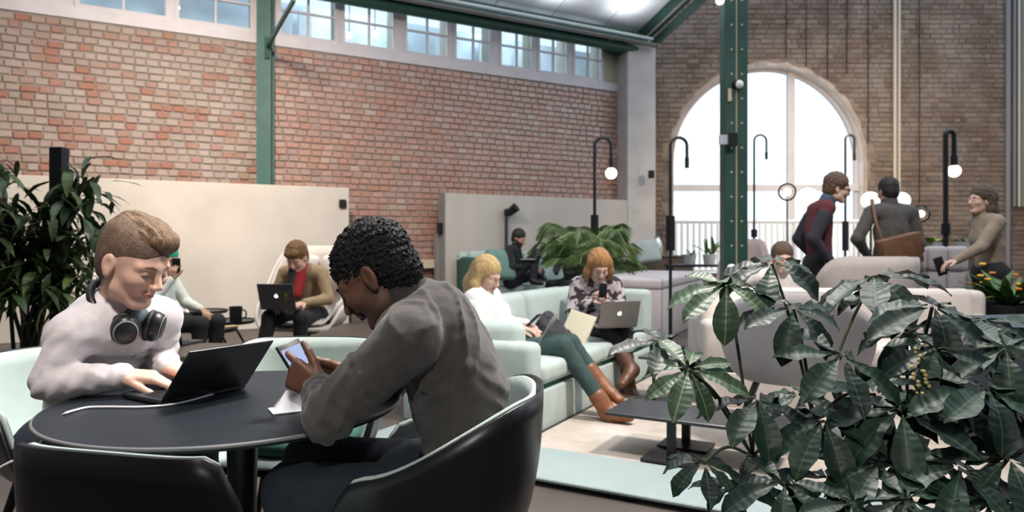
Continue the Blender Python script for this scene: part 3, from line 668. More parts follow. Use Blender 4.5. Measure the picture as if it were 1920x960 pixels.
# ---- left seating group: brown table with laptop, nested round tables, mug
bt_ = empty('square_table', (-2.22,4.55,0), -.12, 'brown square low table behind the laptop man', 'table')
bm = bmesh.new(); add_box(bm, (0,0,.485), (.66,.55,.03), None, .006, 1); bmo('table_top', bm, mat('brown_top', (.115,.093,.075), .5, .1, 6), bt_)
cyl('stem', (0,0,.02), (0,0,.47), .035, BLACK, bt_); bm = bmesh.new(); add_box(bm, (0,0,.012), (.4,.4,.02), None, .004, 1); bmo('base_plate', bm, BLACK, bt_)
laptop((-2.28,4.66,.501), math.radians(168), 'dark laptop open on the brown square table', DARKALU, .32, .22, 105, LOGOD)
def round_side(px, py, d, r, label, legs=3, spread=.9):
    p = P(px, py, d); g = empty('side_table', (p.x,p.y,0), 0, label, 'table', 'nested round side tables'); z = p.z
    bm = bmesh.new(); add_lathe(bm, [(0,z-.02),(r*.94,z-.02),(r,z-.004),(r*1.01,z+.012),(r*.985,z+.012),(r*.97,z),(0,z)], 40); bmo('tray_top', bm, mat('dark_green_metal', (.014,.020,.018), .4), g, auto=35)
    bm = bmesh.new(); add_lathe(bm, [(0,z-.07),(.06,z-.06),(.09,z-.02),(0,z-.02)], 20); bmo('hub', bm, BLACKM, g, auto=35)
    for k in range(legs):
        a = .4+k*2*PI/legs; cyl('leg', (.05*math.cos(a),.05*math.sin(a),z-.04), (r*spread*math.cos(a),r*spread*math.sin(a),0), .011, BLACKM, g, seg=8)
    return g, p
round_side(387, 583, 7.6, .215, 'tallest of the three dark round side tables')
ga, pa = round_side(428, 602, 7.2, .26, 'middle dark round side table with the black mug on it')
gb, pb = round_side(403, 617, 6.7, .20, 'lowest dark round side table with papers on top', 4, 1.0)
mg = empty('mug', (P(442,604,7.15).x, 7.15, pa.z+.001), 0, 'tall black mug on the middle side table', 'mug')
bm = bmesh.new(); add_lathe(bm, [(0,0),(.058,0),(.064,.15),(.056,.15),(.052,.01),(0,.01)], 24); bmo('cup', bm, BLACK, mg, auto=40)
tube('handle', smooth_path([(.06,0,.03),(.10,0,.05),(.10,0,.10),(.062,0,.12)], 5), .008, BLACK, mg, 8)
for k, (dx, dy, c, r, lb) in enumerate(((-.10,-.03,(.62,.60,.60),.3,'white magazine on the lowest side table'), (.05,-.02,(.30,.13,.08),-.4,'red brown booklet on the lowest side table'), (.12,.02,(.55,.40,.22),.8,'yellow leaflet on the lowest side table'))):
    o = box('magazine', (pb.x+dx, pb.y+dy, pb.z+.010+.007*k), (.15,.10,.006), mat('paper%d' % k, c, .6), None, r); tag(o, lb, 'magazine')

# white cocoon armchair
COCM = mat('cocoon_fabric', (.62,.57,.54), .9, .05, 8, .1, 200, sheen=.1)
COCS = mat('cocoon_shell', (.66,.63,.60), .5, .03, 5)
ac = tub('armchair', (-1.93,6.75,0), -PI/2-.22, 'white cocoon armchair that the man in the tan jacket sits in', COCS, COCM, W=.86, D=.82, seat=.42, back=1.14, arm=.60, front=.40, ex=2.2, thick=.03, pad=.03, legs='star', cat='armchair', hi=.75, lo=1.9, base_r=.70)
for sx in (-.17,.17): soft_box('head_cushion', (-.27, sx, .88), (.14,.30,.34), COCM, ac, 0, .06, .03)
# another white armchair half hidden, with the person in the green cap
tub('armchair', (-3.36,6.50,0), -.25, 'white armchair under the person in the green cap', COCS, COCM, W=.80, D=.80, seat=.42, back=.98, arm=.58, front=.40, ex=2.2, thick=.03, pad=.03, legs='star', cat='armchair', hi=.4, lo=1.9, base_r=.70)

# ---- right side seats
GREYF = mat('grey_felt', (.33,.315,.335), .9, .06, 9, .12, 220, sheen=.1)
GREYP2 = mat('pinkish_grey_felt', (.46,.41,.40), .9, .06, 9, .1, 200)
tub('armchair', (1.69,4.28,0), 1.15, 'large grey round backed armchair just behind the big plant', GREYF, GREYF, W=.80, D=.74, seat=.40, back=.89, arm=.62, front=.40, ex=2.0, thick=.04, pad=.03, cat='armchair', hi=.3, lo=2.0)
tub('armchair', (3.10,6.38,0), 1.6, 'grey rounded armchair back in front of the man with the satchel', GREYP2, GREYF, W=.80, D=.74, seat=.42, back=1.05, arm=.66, front=.40, ex=2.4, thick=.05, pad=.03, cat='armchair', hi=.75, lo=2.0)
# tufted high chair
tf = empty('armchair', (4.30,7.15,0), -1.75, 'tufted light grey high back chair that the woman leans on', 'armchair')
TUFT = mat('tufted_felt', (.43,.40,.41), .9, .05, 9, .1, 180)
for r_ in range(3):
    for c_ in range(3): soft_box('back_panel', (-.22+(.03 if r_ == 2 else 0), -.19+c_*.19, .52+r_*.245), (.15,.195,.25), TUFT, tf, 0, .045, .015)
soft_box('seat', (.05,0,.40), (.62,.60,.14), TUFT, tf, 0, .05, .02)
for sy in (-1,1): soft_box('side_wing', (-.10,sy*.31,.62), (.34,.07,.52), TUFT, tf, 0, .03)
for sx in (-.2,.28):
    for sy in (-.24,.24): cyl('leg', (sx,sy,0), (sx*.9,sy*.9,.34), .014, BLACKM, tf)
# pink chair by the green column
tub('armchair', (2.95,9.15,0), -2.0, 'blush pink high back chair beside the green column', mat('blush_felt', (.60,.45,.43), .9, .05, 8), mat('blush_lining', (.58,.46,.46), .9, .05, 8), W=.60, D=.66, seat=.42, back=1.22, arm=.66, front=.40, ex=2.2, thick=.04, pad=.03, cat='armchair', hi=.5, lo=1.8)
# white sofa facing the camera
WSF = mat('white_sofa_fabric', (.58,.53,.50), .9, .05, 7, .1, 160, sheen=.1)
sofa('sofa', (1.36,5.08,0), -.10, 2.25, .84, 'off white sofa behind the grey armchair', WSF, (.62,.62), .80, .44, .16, 2)
cushion(P(1368,600,5.35), (.50,.48,.18), mat('cream_fabric', (.66,.60,.55), .9, .05, 6), (1.2,.08,.35), 'cream square cushion leaning at the left end of the white sofa')
tub('armchair', (5.05,6.6,0), 2.6, 'tan armchair at the right edge of the picture', mat('tan_felt', (.36,.29,.235), .9, .06, 8), mat('tan_lining', (.40,.32,.26), .9), W=.8, D=.76, seat=.42, back=1.08, arm=.66, front=.40, ex=2.2, thick=.05, pad=.03, cat='armchair', hi=.5, lo=1.8)
o = box('blue_planter', (3.05,4.15,.36), (.85,.7,.72), mat('dark_blue_box', (.030,.045,.060), .6, .1, 5), None, .2, .02); tag(o, 'dark blue box planter at the right edge behind the big plant', 'planter')

# sideboard with thermos by the arched window
sb = empty('sideboard', (2.62,12.55,0), .2, 'dark wood sideboard in front of the arched window', 'sideboard')
WOODD = mat('dark_wood', (.10,.075,.06), .5, .15, 6, stretch=(1,6,1))
bm = bmesh.new(); add_box(bm, (0,0,.50), (1.0,.42,.84), None, .01, 1); bmo('body', bm, WOODD, sb)
bm = bmesh.new(); add_box(bm, (0,0,.935), (1.06,.46,.03), None, .006, 1); bmo('top', bm, WOODD, sb)
for x in (-.25,.25):
    bm = bmesh.new(); add_box(bm, (x,-.215,.50), (.47,.015,.76)); dr = bmo('door', bm, WOODD, sb); bm = bmesh.new(); add_box(bm, (x*.2,-.23,.55), (.015,.02,.14)); bmo('handle', bm, BLACKM, dr)
for x in (-.42,.42): cyl('leg', (x,0,0), (x,0,.08), .02, BLACKM, sb)
th = empty('thermos', (P(1232,470,12.5).x, 12.5, .951), 0, 'steel thermos jug on the sideboard by the window', 'thermos')
bm = bmesh.new(); add_lathe(bm, [(0,0),(.085,0),(.088,.02),(.088,.20),(.06,.27),(.045,.30),(.05,.33),(0,.335)], 24); bmo('body', bm, mat('steel', (.62,.63,.65), .25, metal=.9), th, auto=40)
tube('handle', smooth_path([(-.08,0,.05),(-.13,0,.08),(-.13,0,.20),(-.06,0,.27)], 5), .012, BLACK, th, 8)

# ---- hook lamps
def hook_lamp(px, d, topy, botz, label, sleeve=(0,0), globe=True, rpx=15.5, droppx=50, r=.022, thin=None):
    x = (px-CX)*d/FPX; g = empty('hook_lamp', (x,d,0), 0, label, 'lamp', 'tall hooked floor lamps'); z1 = CH+(HY-topy)*d/FPX; R = rpx*d/FPX; zc = z1-R
    pts = [(0,0,botz)] + [(0,0,zc-.02)] + [(R-R*math.cos(a), 0, zc+R*math.sin(a)) for a in [PI*k/14 for k in range(15)]] + [(2*R,0,zc-droppx*d/FPX+.12)]
    tube('pole', pts, r, BLACKM, g, 10)
    zb = zc-droppx*d/FPX
    cyl('socket', (2*R,0,zb+.05), (2*R,0,zb+.17), r*1.35, BLACKM, g)
    if globe:
        bm = bmesh.new(); add_sph(bm, (2*R,0,zb-.01), .075, 20); bmo('globe_bulb', bm, mat('lit_globe', (1,.95,.9), .3, emit=(1.0,.84,.62), es=3.2), g, True)
    if sleeve[1]:
        z_a, z_b = CH+(HY-sleeve[1])*d/FPX, CH+(HY-sleeve[0])*d/FPX
        cyl('sleeve', (0,0,z_a), (0,0,z_b), .052, BLACK, g)
    cyl('pole_foot', (0,0,0), (0,0,botz+.02), thin or r*1.2, BLACKM, g); bm = bmesh.new(); add_lathe(bm, [(0,0),(.17,0),(.17,.015),(.03,.03),(0,.03)], 28); bmo('base', bm, BLACKM, g, auto=40)
    return g
hook_lamp(1115, 9.3, 258, .5, 'black hooked lamp with lit globe rising behind the palm', (403,462))
hook_lamp(1257, 8.1, 258, .5, 'black hooked lamp at the left side of the arched window', (405,470), False, r=.018)
hook_lamp(1414, 12.0, 253, .5, 'thin hooked lamp right of the green column before the window', (430,445), False, 11.5, 40, r=.018)
hook_lamp(1585, 12.0, 253, .5, 'thin hooked lamp beside the man in the maroon jumper', (415,470), False, 8.5, 45, r=.020)
hook_lamp(1773, 8.6, 246, .3, 'black hooked lamp with lit globe on the right side', (419,440), True, 8, 65, r=.032)
# black spot lamp pole in front of the far partition
sp = empty('pole_spotlight', (-.094, 11.89, 0), 0, 'black pole spotlight beside the bearded man', 'lamp')
cyl('pole', (0,0,0), (0,0,1.66), .028, mat('blue_black', (.02,.028,.045), .4), sp); bm = bmesh.new(); add_box(bm, (.01,0,1.67), (.10,.10,.12), None, .02, 1); bmo('joint', bm, BLACK, sp)
o = cyl('lamp_head', (.03,0,1.65), (.17,-.06,1.76), .06, BLACK, sp, .08); bm = bmesh.new(); add_lathe(bm, [(0,0),(.06,0),(.06,.015),(0,.02)], 20); bmo('base', bm, BLACK, sp)
# glass globe lamps on thin stems before the window
GLOBE = glass_mat('globe_glass', (.97,.97,.96), .10); OPAL = mat('opal_globe', (.92,.92,.90), .25, emit=(1.0,.95,.88), es=.75)
for k, (px, py, rp, d, lb) in enumerate(((1476,360,17,10.0,'clear glass globe lamp furthest left before the arched window'), (1515,372,20,10.0,'large milky glass globe lamp beside the man in maroon'), (1632,376,17,9.4,'glass globe lamp left of the man with the satchel'), (1690,376,16,9.4,'glass globe lamp right of the head of the man with the satchel'), (1727,401,16,9.2,'lowest glass globe lamp between the satchel man and the hooked lamp'))):
    p = P(px, py, d); R = rp*d/FPX; g = empty('globe_lamp', (p.x,p.y,0), 0, lb, 'lamp', 'glass globe lamps')
    bm = bmesh.new(); add_sph(bm, (0,0,p.z), R, 24); bmo('globe', bm, GLOBE if k in (0,4) else OPAL, g, True)
    bm = bmesh.new(); add_sph(bm, (0,0,p.z), R*.42, 14); bmo('bulb', bm, mat('globe_bulb_lit', (1,.96,.9), .3, emit=(1,.88,.70), es=3.0), g, True)
    cyl('stem', (0,0,.02), (0,0,p.z-R), .010, BLACKM, g, seg=8); bm = bmesh.new(); add_lathe(bm, [(0,0),(.12,0),(.12,.02),(0,.025)], 20); bmo('base', bm, BLACKM, g)
# ================================================================ people: signed distance shapes turned into one skin
def V3(v): return np.array((v[0], v[1], v[2]), dtype=np.float32)
class Shape:
    def __init__(s): s.items = []
    def cone(s, a, b, ra, rb, k=.02, flat=None, op='u', tag=0):
        """round cone a->b; flat=(axis, factor) squeezes it along axis"""
        a, b = V3(a), V3(b); R = max(ra, rb)*(max(1, flat[1]) if flat else 1)
        s.items.append(('c', a, b, ra, rb, flat and (V3(flat[0])/np.linalg.norm(V3(flat[0])), flat[1]), op, k, tag, np.minimum(a,b)-R, np.maximum(a,b)+R)); return s
    def ell(s, c, r, M=None, k=.02, op='u', tag=0):
        c = V3(c); r = V3(r); R = float(r.max())
        s.items.append(('e', c, r, None if M is None else np.array(M.to_3x3(), dtype=np.float32), op, k, tag, c-R, c+R)); return s
    def chain(s, pts, rs, k=.02, flat=None, tag=0):
        for i in range(len(pts)-1): s.cone(pts[i], pts[i+1], rs[i], rs[i+1], k, flat, 'u', tag)
        return s
    @staticmethod
    def dist(it, p):
        if it[0] == 'c':
            _, a, b, ra, rb, flat = it[:6]; ba = b-a; pa = p-a; L = float(ba @ ba) or 1e-9
            t = np.clip((pa @ ba)/L, 0, 1); d = pa-t[..., None]*ba
            if flat is not None:
                n, f = flat; d = d+(d @ n)[..., None]*(1/f-1)*n
            q = np.sqrt((d*d).sum(-1))-(ra+(rb-ra)*t)
            return q*(flat[1] if flat is not None and flat[1] < 1 else 1)
        _, c, r, M = it[:4]; d = p-c
        if M is not None: d = d @ M
        k0 = np.sqrt(((d/r)**2).sum(-1)); k1 = np.sqrt(((d/(r*r))**2).sum(-1))+1e-9
        return k0*(k0-1)/k1
    def mesh(s, h, warp=None):
        lo = np.min([it[-2] for it in s.items if it[-5 if it[0]=='c' else -5] != 's'], axis=0)-3*h; hi = np.max([it[-1] for it in s.items if it[-5] != 's'], axis=0)+3*h
        n = np.ceil((hi-lo)/h).astype(int)+1
        ax = [lo[i]+h*np.arange(n[i], dtype=np.float32) for i in range(3)]
        F = np.full(n, 1.0, dtype=np.float32)
        for it in s.items:
            op, k = it[-5], it[-4]; pad = k+3*h+.004
            i0 = np.maximum(0, np.floor((it[-2]-pad-lo)/h).astype(int)); i1 = np.minimum(n, np.ceil((it[-1]+pad-lo)/h).astype(int)+1)
            if (i1 <= i0).any(): continue
            sl = tuple(slice(i0[q], i1[q]) for q in range(3))
            G = np.stack(np.meshgrid(*[ax[q][sl[q]] for q in range(3)], indexing='ij'), -1)
            d = Shape.dist(it, G).astype(np.float32); f = F[sl]
            if op == 's': d = -d; hh = np.clip(.5-.5*(d-f)/k, 0, 1); hh = np.clip(.5+.5*(d-f)/k, 0, 1); F[sl] = f*(1-hh)+d*hh+k*hh*(1-hh)
            elif op == 'i': hh = np.clip(.5-.5*(d-f)/k, 0, 1); F[sl] = d*(1-hh)+f*hh+k*hh*(1-hh)
            else: hh = np.clip(.5+.5*(f-d)/k, 0, 1); F[sl] = f*(1-hh)+d*hh-k*hh*(1-hh)
        if warp is not None:
            idx = np.nonzero(np.abs(F) < .03); G = np.stack([ax[q][idx[q]] for q in range(3)], -1); F[idx] += warp(G)
        return surface_net(F, lo, h)
    def tags(s, P_):
        best = np.full(len(P_), 1e9); tg = np.zeros(len(P_), int)
        for it in s.items:
            if it[-5] != 'u': continue
            d = Shape.dist(it, P_.astype(np.float32)); m = d < best; best[m] = d[m]; tg[m] = it[-3]
        return tg
def surface_net(F, lo, h):
    ins = F < 0
    nx, ny, nz = F.shape
    cnt = np.zeros((nx-1,ny-1,nz-1), np.int8)
    for dx in (0,1):
        for dy in (0,1):
            for dz in (0,1): cnt += ins[dx:nx-1+dx, dy:ny-1+dy, dz:nz-1+dz]
    cells = np.argwhere((cnt > 0) & (cnt < 8))
    if len(cells) == 0: return np.zeros((0,3)), np.zeros((0,4), int)
    acc = np.zeros((len(cells),3), np.float32); num = np.zeros(len(cells), np.float32)
    corner = [(dx,dy,dz) for dx in (0,1) for dy in (0,1) for dz in (0,1)]
    vals = {c: F[cells[:,0]+c[0], cells[:,1]+c[1], cells[:,2]+c[2]] for c in corner}
    for a in corner:
        for q in range(3):
            if a[q] == 0:
                b = tuple(1 if i == q else a[i] for i in range(3)); va, vb = vals[a], vals[b]
                m = (va < 0) != (vb < 0); t = np.where(m, va/(va-vb+1e-12), 0)
                pt = np.tile(np.array(a, np.float32), (len(cells),1)); pt[:,q] += t
                acc[m] += pt[m]; num[m] += 1
    Vv = lo+(cells+acc/num[:,None])*h
    idm = np.full((nx-1,ny-1,nz-1), -1, np.int32); idm[tuple(cells.T)] = np.arange(len(cells))
    Q = []
    for q in range(3):
        s0 = [slice(None)]*3; s1 = [slice(None)]*3; s0[q] = slice(0,-1); s1[q] = slice(1,None)
        A, B = ins[tuple(s0)], ins[tuple(s1)]; e = np.argwhere(A != B); u, v = (q+1)%3, (q+2)%3
        e = e[(e[:,u] > 0) & (e[:,v] > 0) & (e[:,u] < F.shape[u]-1) & (e[:,v] < F.shape[v]-1)]
        if len(e) == 0: continue
        flip = ~A[tuple(e.T)]
        du = np.zeros(3, int); du[u] = 1; dv = np.zeros(3, int); dv[v] = 1
        g = lambda x: idm[tuple(x.T)]
        qd = np.stack([g(e-du-dv), g(e-dv), g(e), g(e-du)], 1); qd[flip] = qd[flip][:, ::-1]; Q.append(qd)
    return Vv, np.concatenate(Q)
def np_mesh(name, parts, mats, parent=None, smooth=True):
    """parts: list of (verts, quads, material indices)"""
    V = np.concatenate([p[0] for p in parts]); off = 0; Qs = []; Ms = []
    for v, q, mi in parts: Qs.append(q+off); off += len(v); Ms.append(mi if hasattr(mi, '__len__') else np.full(len(q), mi, int))
    Q = np.concatenate(Qs); M = np.concatenate(Ms)
    me = bpy.data.meshes.new(name); me.vertices.add(len(V)); me.vertices.foreach_set('co', V.astype(np.float32).ravel())
    me.loops.add(len(Q)*4); me.loops.foreach_set('vertex_index', Q.astype(np.int32).ravel())
    me.polygons.add(len(Q)); me.polygons.foreach_set('loop_start', np.arange(0, len(Q)*4, 4, dtype=np.int32)); me.polygons.foreach_set('loop_total', np.full(len(Q), 4, np.int32))
    for m in mats: me.materials.append(m)
    me.polygons.foreach_set('material_index', M.astype(np.int32)); me.polygons.foreach_set('use_smooth', np.ones(len(Q), bool))
    me.update(); me.validate()
    o = bpy.data.objects.new(name, me); C.objects.link(o)
    if parent is not None: o.parent = parent
    return o
def np_noise(p, f, seed=0):
    """cheap smooth noise from warped waves, about -1..1"""
    r = np.random.RandomState(seed); out = 0
    for k in range(8):
        d = r.normal(size=3); d /= np.linalg.norm(d); e = r.normal(size=3)*.7; ph = r.uniform(0, 6.28)
        out = out+np.sin(f*(p @ d)*(.7+.2*k)+ph+1.8*np.sin(f*.55*(p @ e)+k))
    return out/3.2
def face_tags(shape, v, q):
    return shape.tags(v[q].mean(1))

# ---- head: local +x is where the face looks, +z the crown
def build_head(M, look='m', h=.003, neck=None, slim=1.0, closed=True):
    R = M.to_3x3(); T = lambda x, y, z: M @ Vector((x, y*slim, z)); S = Shape()
    S.ell(T(-.010,0,.042), (.098,.078*slim,.084), R, .01)
    S.ell(T(.022,0,-.020), (.070,.066*slim,.088), R, .03)
    S.cone(T(.020,.040,-.070), T(.062,.020,-.098), .024, .016, .03); S.cone(T(.020,-.040,-.070), T(.062,-.020,-.098), .024, .016, .03)
    S.ell(T(.068,0,-.098), (.022,.026*slim,.018), R, .02)
    for s in (-1,1):
        S.ell(T(.062,s*.042,-.022), (.026,.022,.022), R, .025)                       # cheek bone
        S.cone(T(.090,s*.010,.022), T(.072,s*.050,.020), .008, .007, .02)            # brow ridge
    for s in (-1,1): S.ell(T(.104,s*.031,.003), (.020,.019,.013), R, .016, 's')       # eye hollow
    for s in (-1,1):
        S.ell(T(.0745,s*.031,.002), (.0155,.0165,.0135), R, .004, tag=0)             # eyeball under the lids
    S.cone(T(.092,0,.014), T(.113,0,-.028), .0075, .0105, .014); S.ell(T(.108,.011,-.032), (.011,.008,.008), R, .008); S.ell(T(.108,-.011,-.032), (.011,.008,.008), R, .008)
    S.cone(T(.094,0,-.045), T(.096,0,-.052), .010, .009, .012)
    for s in (-1,1):
        E = R @ Matrix.Rotation(-.25*s, 3, 'Z') @ Matrix.Rotation(-.15, 3, 'Y')
        S.ell(T(-.006,s*.081,-.006), (.019,.008,.032), E, .006); S.ell(T(.000,s*.093,-.003), (.0125,.0105,.022), E, .004, 's')
        S.ell(T(-.002,s*.080,-.034), (.009,.006,.009), E, .006)
    if neck is not None:
        a = T(-.025,0,-.045); S.cone(a, neck, .052, .056, .025, None, 'u', 0)
    return S
def face_details(M, slim=1.0):
    """lips, brows and lash lines as fine pieces of the same skin"""
    T = lambda x, y, z: M @ Vector((x, y*slim, z)); out = []
    S = Shape()
    for s in (-1,1):
        S.chain([T(.0968,0,-.0572), T(.0955,s*.008,-.0560), T(.0880,s*.021,-.0600)], [.0040,.0042,.0018], .003)
        S.chain([T(.0955,0,-.0655), T(.0935,s*.009,-.0648), T(.0875,s*.020,-.0610)], [.0046,.0042,.0018], .003)
    out.append((S, 1))
    for s in (-1,1):
        B = Shape(); B.chain([T(.0975,s*.012,.0215), T(.0945,s*.028,.0265), T(.0825,s*.046,.0235)], [.0032,.0034,.0014], .003, (T(1,0,0)-T(0,0,0), .8)); out.append((B, 2))
        L = Shape(); L.chain([T(.0840,s*.0165,-.0035), T(.0895,s*.026,-.0048), T(.0890,s*.037,-.0048), T(.0805,s*.0475,-.0025)], [.0011,.0017,.0018,.0012], .002); out.append((L, 3))
    return out
def hand_shape(S, wrist, d, n, side, curls=((.5,.6,.4),)*4, thumb=None, spread=.06, sc=1.0, elbow=None):
    """d: towards the fingers, n: out of the back of the hand, side: +1 when the thumb lies along n x d"""
    d = Vector(d).normalized(); n = Vector(n); n = (n-d*n.dot(d)).normalized(); y = n.cross(d)*side
    W = Vector(wrist); T = lambda a, b, c: W+(d*a+y*b+n*c)*sc
    if elbow is not None: S.cone(Vector(elbow).lerp(W, .55), W, .034*sc, .027*sc, .02, (n, .85))
    ks = (.028,.009,-.010,-.027); ln = ((.042,.026,.021),(.047,.029,.022),(.043,.027,.021),(.034,.021,.019))
    for i, ky in enumerate(ks):
        S.cone(T(.0,ky*.55,0), T(.082-abs(i-1)*.004,ky,0), .017*sc, .0125*sc, .010)
        p = T(.082-abs(i-1)*.004,ky,0); a = 0; c = curls[i if len(curls) > i else 0]; yaw = ky/.03*spread
        for j in range(3):
            a += c[j]; v = (d*math.cos(a)-n*math.sin(a))+y*yaw; v.normalize(); q = p+v*ln[i][j]*sc
            r0 = (.0098,.0088,.0078,.0066); S.cone(p, q, r0[j]*sc, r0[j+1]*sc, .003); p = q
    td, tb = thumb if thumb else ((.75,.62,-.25), (.2,.0,.0))
    p = T(.018,.026,-.006); S.cone(T(.005,.008,-.003), p, .016*sc, .0145*sc, .012)
    v = (d*td[0]+y*td[1]+n*td[2]).normalized(); bend = Vector(d)
    for j, L in enumerate((.036,.030,.026)):
        q = p+v*L*sc; S.cone(p, q, (.0135,.0112,.0098)[j]*sc, (.0112,.0098,.0078)[j]*sc, .004); p = q; v = (v+d*tb[0]-y*tb[1]-n*tb[2]).normalized()
    return S
def hair_cap(M, t=.012, line=.055, back=-.085, side=-.02, slim=1.0, top=0.0, fringe=None, k=.012):
    """a cap of hair over the skull, cut free from the face"""
    R = M.to_3x3(); T = lambda x, y, z: M @ Vector((x, y*slim, z)); S = Shape()
    S.ell(T(-.021,0,.049+top/2), (.1015+t*.55,.079*slim+t,.083+t+top/2), R, .01)
    S.ell(T(-.045,0,-.010), (.068+t*.6,.070*slim+t*.6,.085), R, .02); S.ell(T(-.028,0,.008), (.074,.0785*slim+t*.7,.070), R, .015); S.ell(T(-.010,0,.042), (.101,.0815*slim,.087), R, .006)
    # free the face, the ears and the neck
    S.ell(T(.112,0,-.045), (.060,.12,line+.045), R, k, 's')
    S.ell(T(.055,0,-.115), (.115,.13,.105+side+.02), R, k, 's')
    for s in (-1,1): S.ell(T(.004,s*.088,-.018), (.026,.030,.036), R, .008, 's')
    S.ell(T(-.06,0,back-.075), (.14,.14,.075), R, k, 's')
    return S
SKINS = {}
def skin_mat(name, c):
    return mat('skin_'+name, c, .48, .06, 18, .06, 160, spec=.4, subsurf=.12)
def cloth_warp(amp, f, seed, amp2=0.0, f2=0.0):
    def fn(p):
        a = np_noise(p*np.array((1,1,.55)), f, seed); r = np.clip(1-np.abs(a)*1.6, 0, 1)**2; d = -amp*(r-.2)
        if amp2: d = d-amp2*np_noise(p, f2, seed+5)
        return d.astype(np.float32)
    return fn
def make_person(label, J, head_M, skin, top, bottom, shoes, hair=None, hres=.006, cres=.009, sleeve=1.0, top_fat=1.0, hands=None, collar=None, female=False, lips=None, brow=None, beard=None, group=None, undershirt=None, fold=(.004,55), jacket_hem=None, neck_r=1.0, lash=None, slim=1.0, bends=None, leg_r=1.0, boots=None, feet=True, arm_r=1.0, belly=1.0):
    """J: joints in world space; returns the person object (the skin) with clothing and hair as children"""
    sw = (J['shL']-J['shR']); side = sw.normalized()
    upv = (J['neck']-J['pelvis']).normalized(); fwd = side.cross(upv).normalized(); fl = (fwd, .74)
    # --- skin: head, neck, hands, plus the body under the clothes
    H = build_head(head_M, h=hres, neck=J['neck']-upv*.02, slim=slim)
    hv, hq = H.mesh(hres); ht = face_tags(H, hv, hq)
    if beard is not None:
        ctr = (hv[hq].mean(1)); Mi = np.array(head_M.inverted()); loc = ctr @ Mi[:3,:3].T+Mi[:3,3]
        bz = -.035+.02*np.abs(loc[:,1])/.06
        m = (ht == 0) & (loc[:,2] < np.where(loc[:,0] > .080, -.046, np.minimum(.0, -.012-.55*(loc[:,0]-.01)))) & (loc[:,2] > -.125) & (loc[:,0] > -.006) & ~((np.abs(loc[:,1]) < .020) & (loc[:,2] > -.054))
        ht = np.where(m, 4, ht)
    parts = [(hv, hq, ht)]
    for S, tg in face_details(head_M, slim):
        v, q = S.mesh(max(.0011, hres*.36)); 
        if len(v): parts.append((v, q, tg))
    B = Shape()
    B.cone(J['pelvis'], J['chest'], .105, .115, .03, fl); B.cone(J['chest'], J['neck'], .105, .05, .03, fl); B.cone(J['shL'], J['shR'], .045, .045, .03)
    for s in 'LR':
        B.cone(J['sh'+s], J['el'+s], .042, .034, .02); B.cone(J['el'+s], J['wr'+s], .034, .024, .02); B.cone(J['pelvis'], J['hip'+s], .09, .08, .03)
        B.cone(J['hip'+s], J['kn'+s], .07, .048, .02); B.cone(J['kn'+s], J['an'+s], .048, .034, .02)
    bv, bq = B.mesh(.018); parts.append((bv, bq, 0))
    if hands:
        for hd in hands:
            S = Shape(); hand_shape(S, **hd); v, q = S.mesh(min(hres, .004)); parts.append((v, q, 0))
    lipm = lips or skin; brm = brow or skin
    me = np_mesh('person', parts, [skin, lipm, brm, lash or brm, beard or skin]); person = tag(me, label, 'person', group)
    # --- top
    T = Shape(); f = top_fat
    T.cone(J['pelvis']+upv*.05, J['chest']-upv*.04, .140*f*belly, (.140 if female else .150)*f, .03, fl); T.cone(J['chest']-upv*.05, J['chest']+upv*.08, .150*f, .145*f, .03, fl)
    m_ = (J['shL']+J['shR'])/2
    T.cone(J['shL'].lerp(m_, .22), J['shR'].lerp(m_, .22), .070*f, .070*f, .04); T.cone(m_-upv*.02, J['neck']-upv*.022, .085*f, .060*neck_r, .03)
    for s in 'LR':
        T.cone(J['neck']-upv*.03, J['sh'+s], .052, .055*f, .035)
        T.cone(J['sh'+s], J['el'+s], .064*f*arm_r, .052*f*arm_r, .02); e = J['el'+s].lerp(J['wr'+s], sleeve*.97); T.cone(J['el'+s], e, .053*f*arm_r, .037*f*arm_r, .016)
        if sleeve > .9: T.cone(J['el'+s].lerp(J['wr'+s], .90), J['el'+s].lerp(J['wr'+s], .99), .036*f, .034*f, .004)
        if female: T.ell(m_-upv*.14+side*(.06 if s == 'L' else -.06)+fwd*.055, (.062,.062,.062), None, .08)
    if jacket_hem is not None: T.cone(J['pelvis']+upv*.06, J['pelvis']-upv*jacket_hem, .150*f, .152*f, .03, fl)
    base_w = cloth_warp(fold[0], fold[1], len(label), fold[0]*.10, 110)
    def top_w(p):
        d = base_w(p)
        for c_, a_, rad, wl, am in (bends or []):                      # gathered cloth at the elbows and armpits
            r_ = p-V3(c_); dd = np.sqrt((r_*r_).sum(-1)); al = r_ @ V3(Vector(a_).normalized()); fall = np.clip(1-dd/rad, 0, 1)
            d = d+(am*fall*np.sin(2*PI*al/wl+2.2*np_noise(p, 22, 8))).astype(np.float32)
        return d
    v, q = T.mesh(cres, top_w); np_mesh('top', [(v, q, 0)], [top], person)
    if collar is not None:
        S = Shape(); nv = ((head_M.translation-J['neck']).normalized()+upv).normalized(); b_ = J['neck']-fwd*.004; S.cone(b_-nv*.04, b_+nv*collar[1], .078*neck_r, .070*neck_r, .01); S.cone(b_-nv*.02, b_+nv*(collar[1]+.12), .056, .060, .006, None, 's')
        v, q = S.mesh(min(cres,.006)); np_mesh('collar', [(v, q, 0)], [collar[0]], person)
    # --- trousers
    L = Shape(); L.cone(J['hipL'], J['hipR'], .115*leg_r, .115*leg_r, .04); L.cone(J['pelvis']-upv*.02, J['pelvis']+upv*.07, .125, .128*belly, .03, fl)
    for s in 'LR': L.chain([J['hip'+s], J['kn'+s], J['an'+s]], [.092*leg_r, .066*leg_r, .050*leg_r], .03)
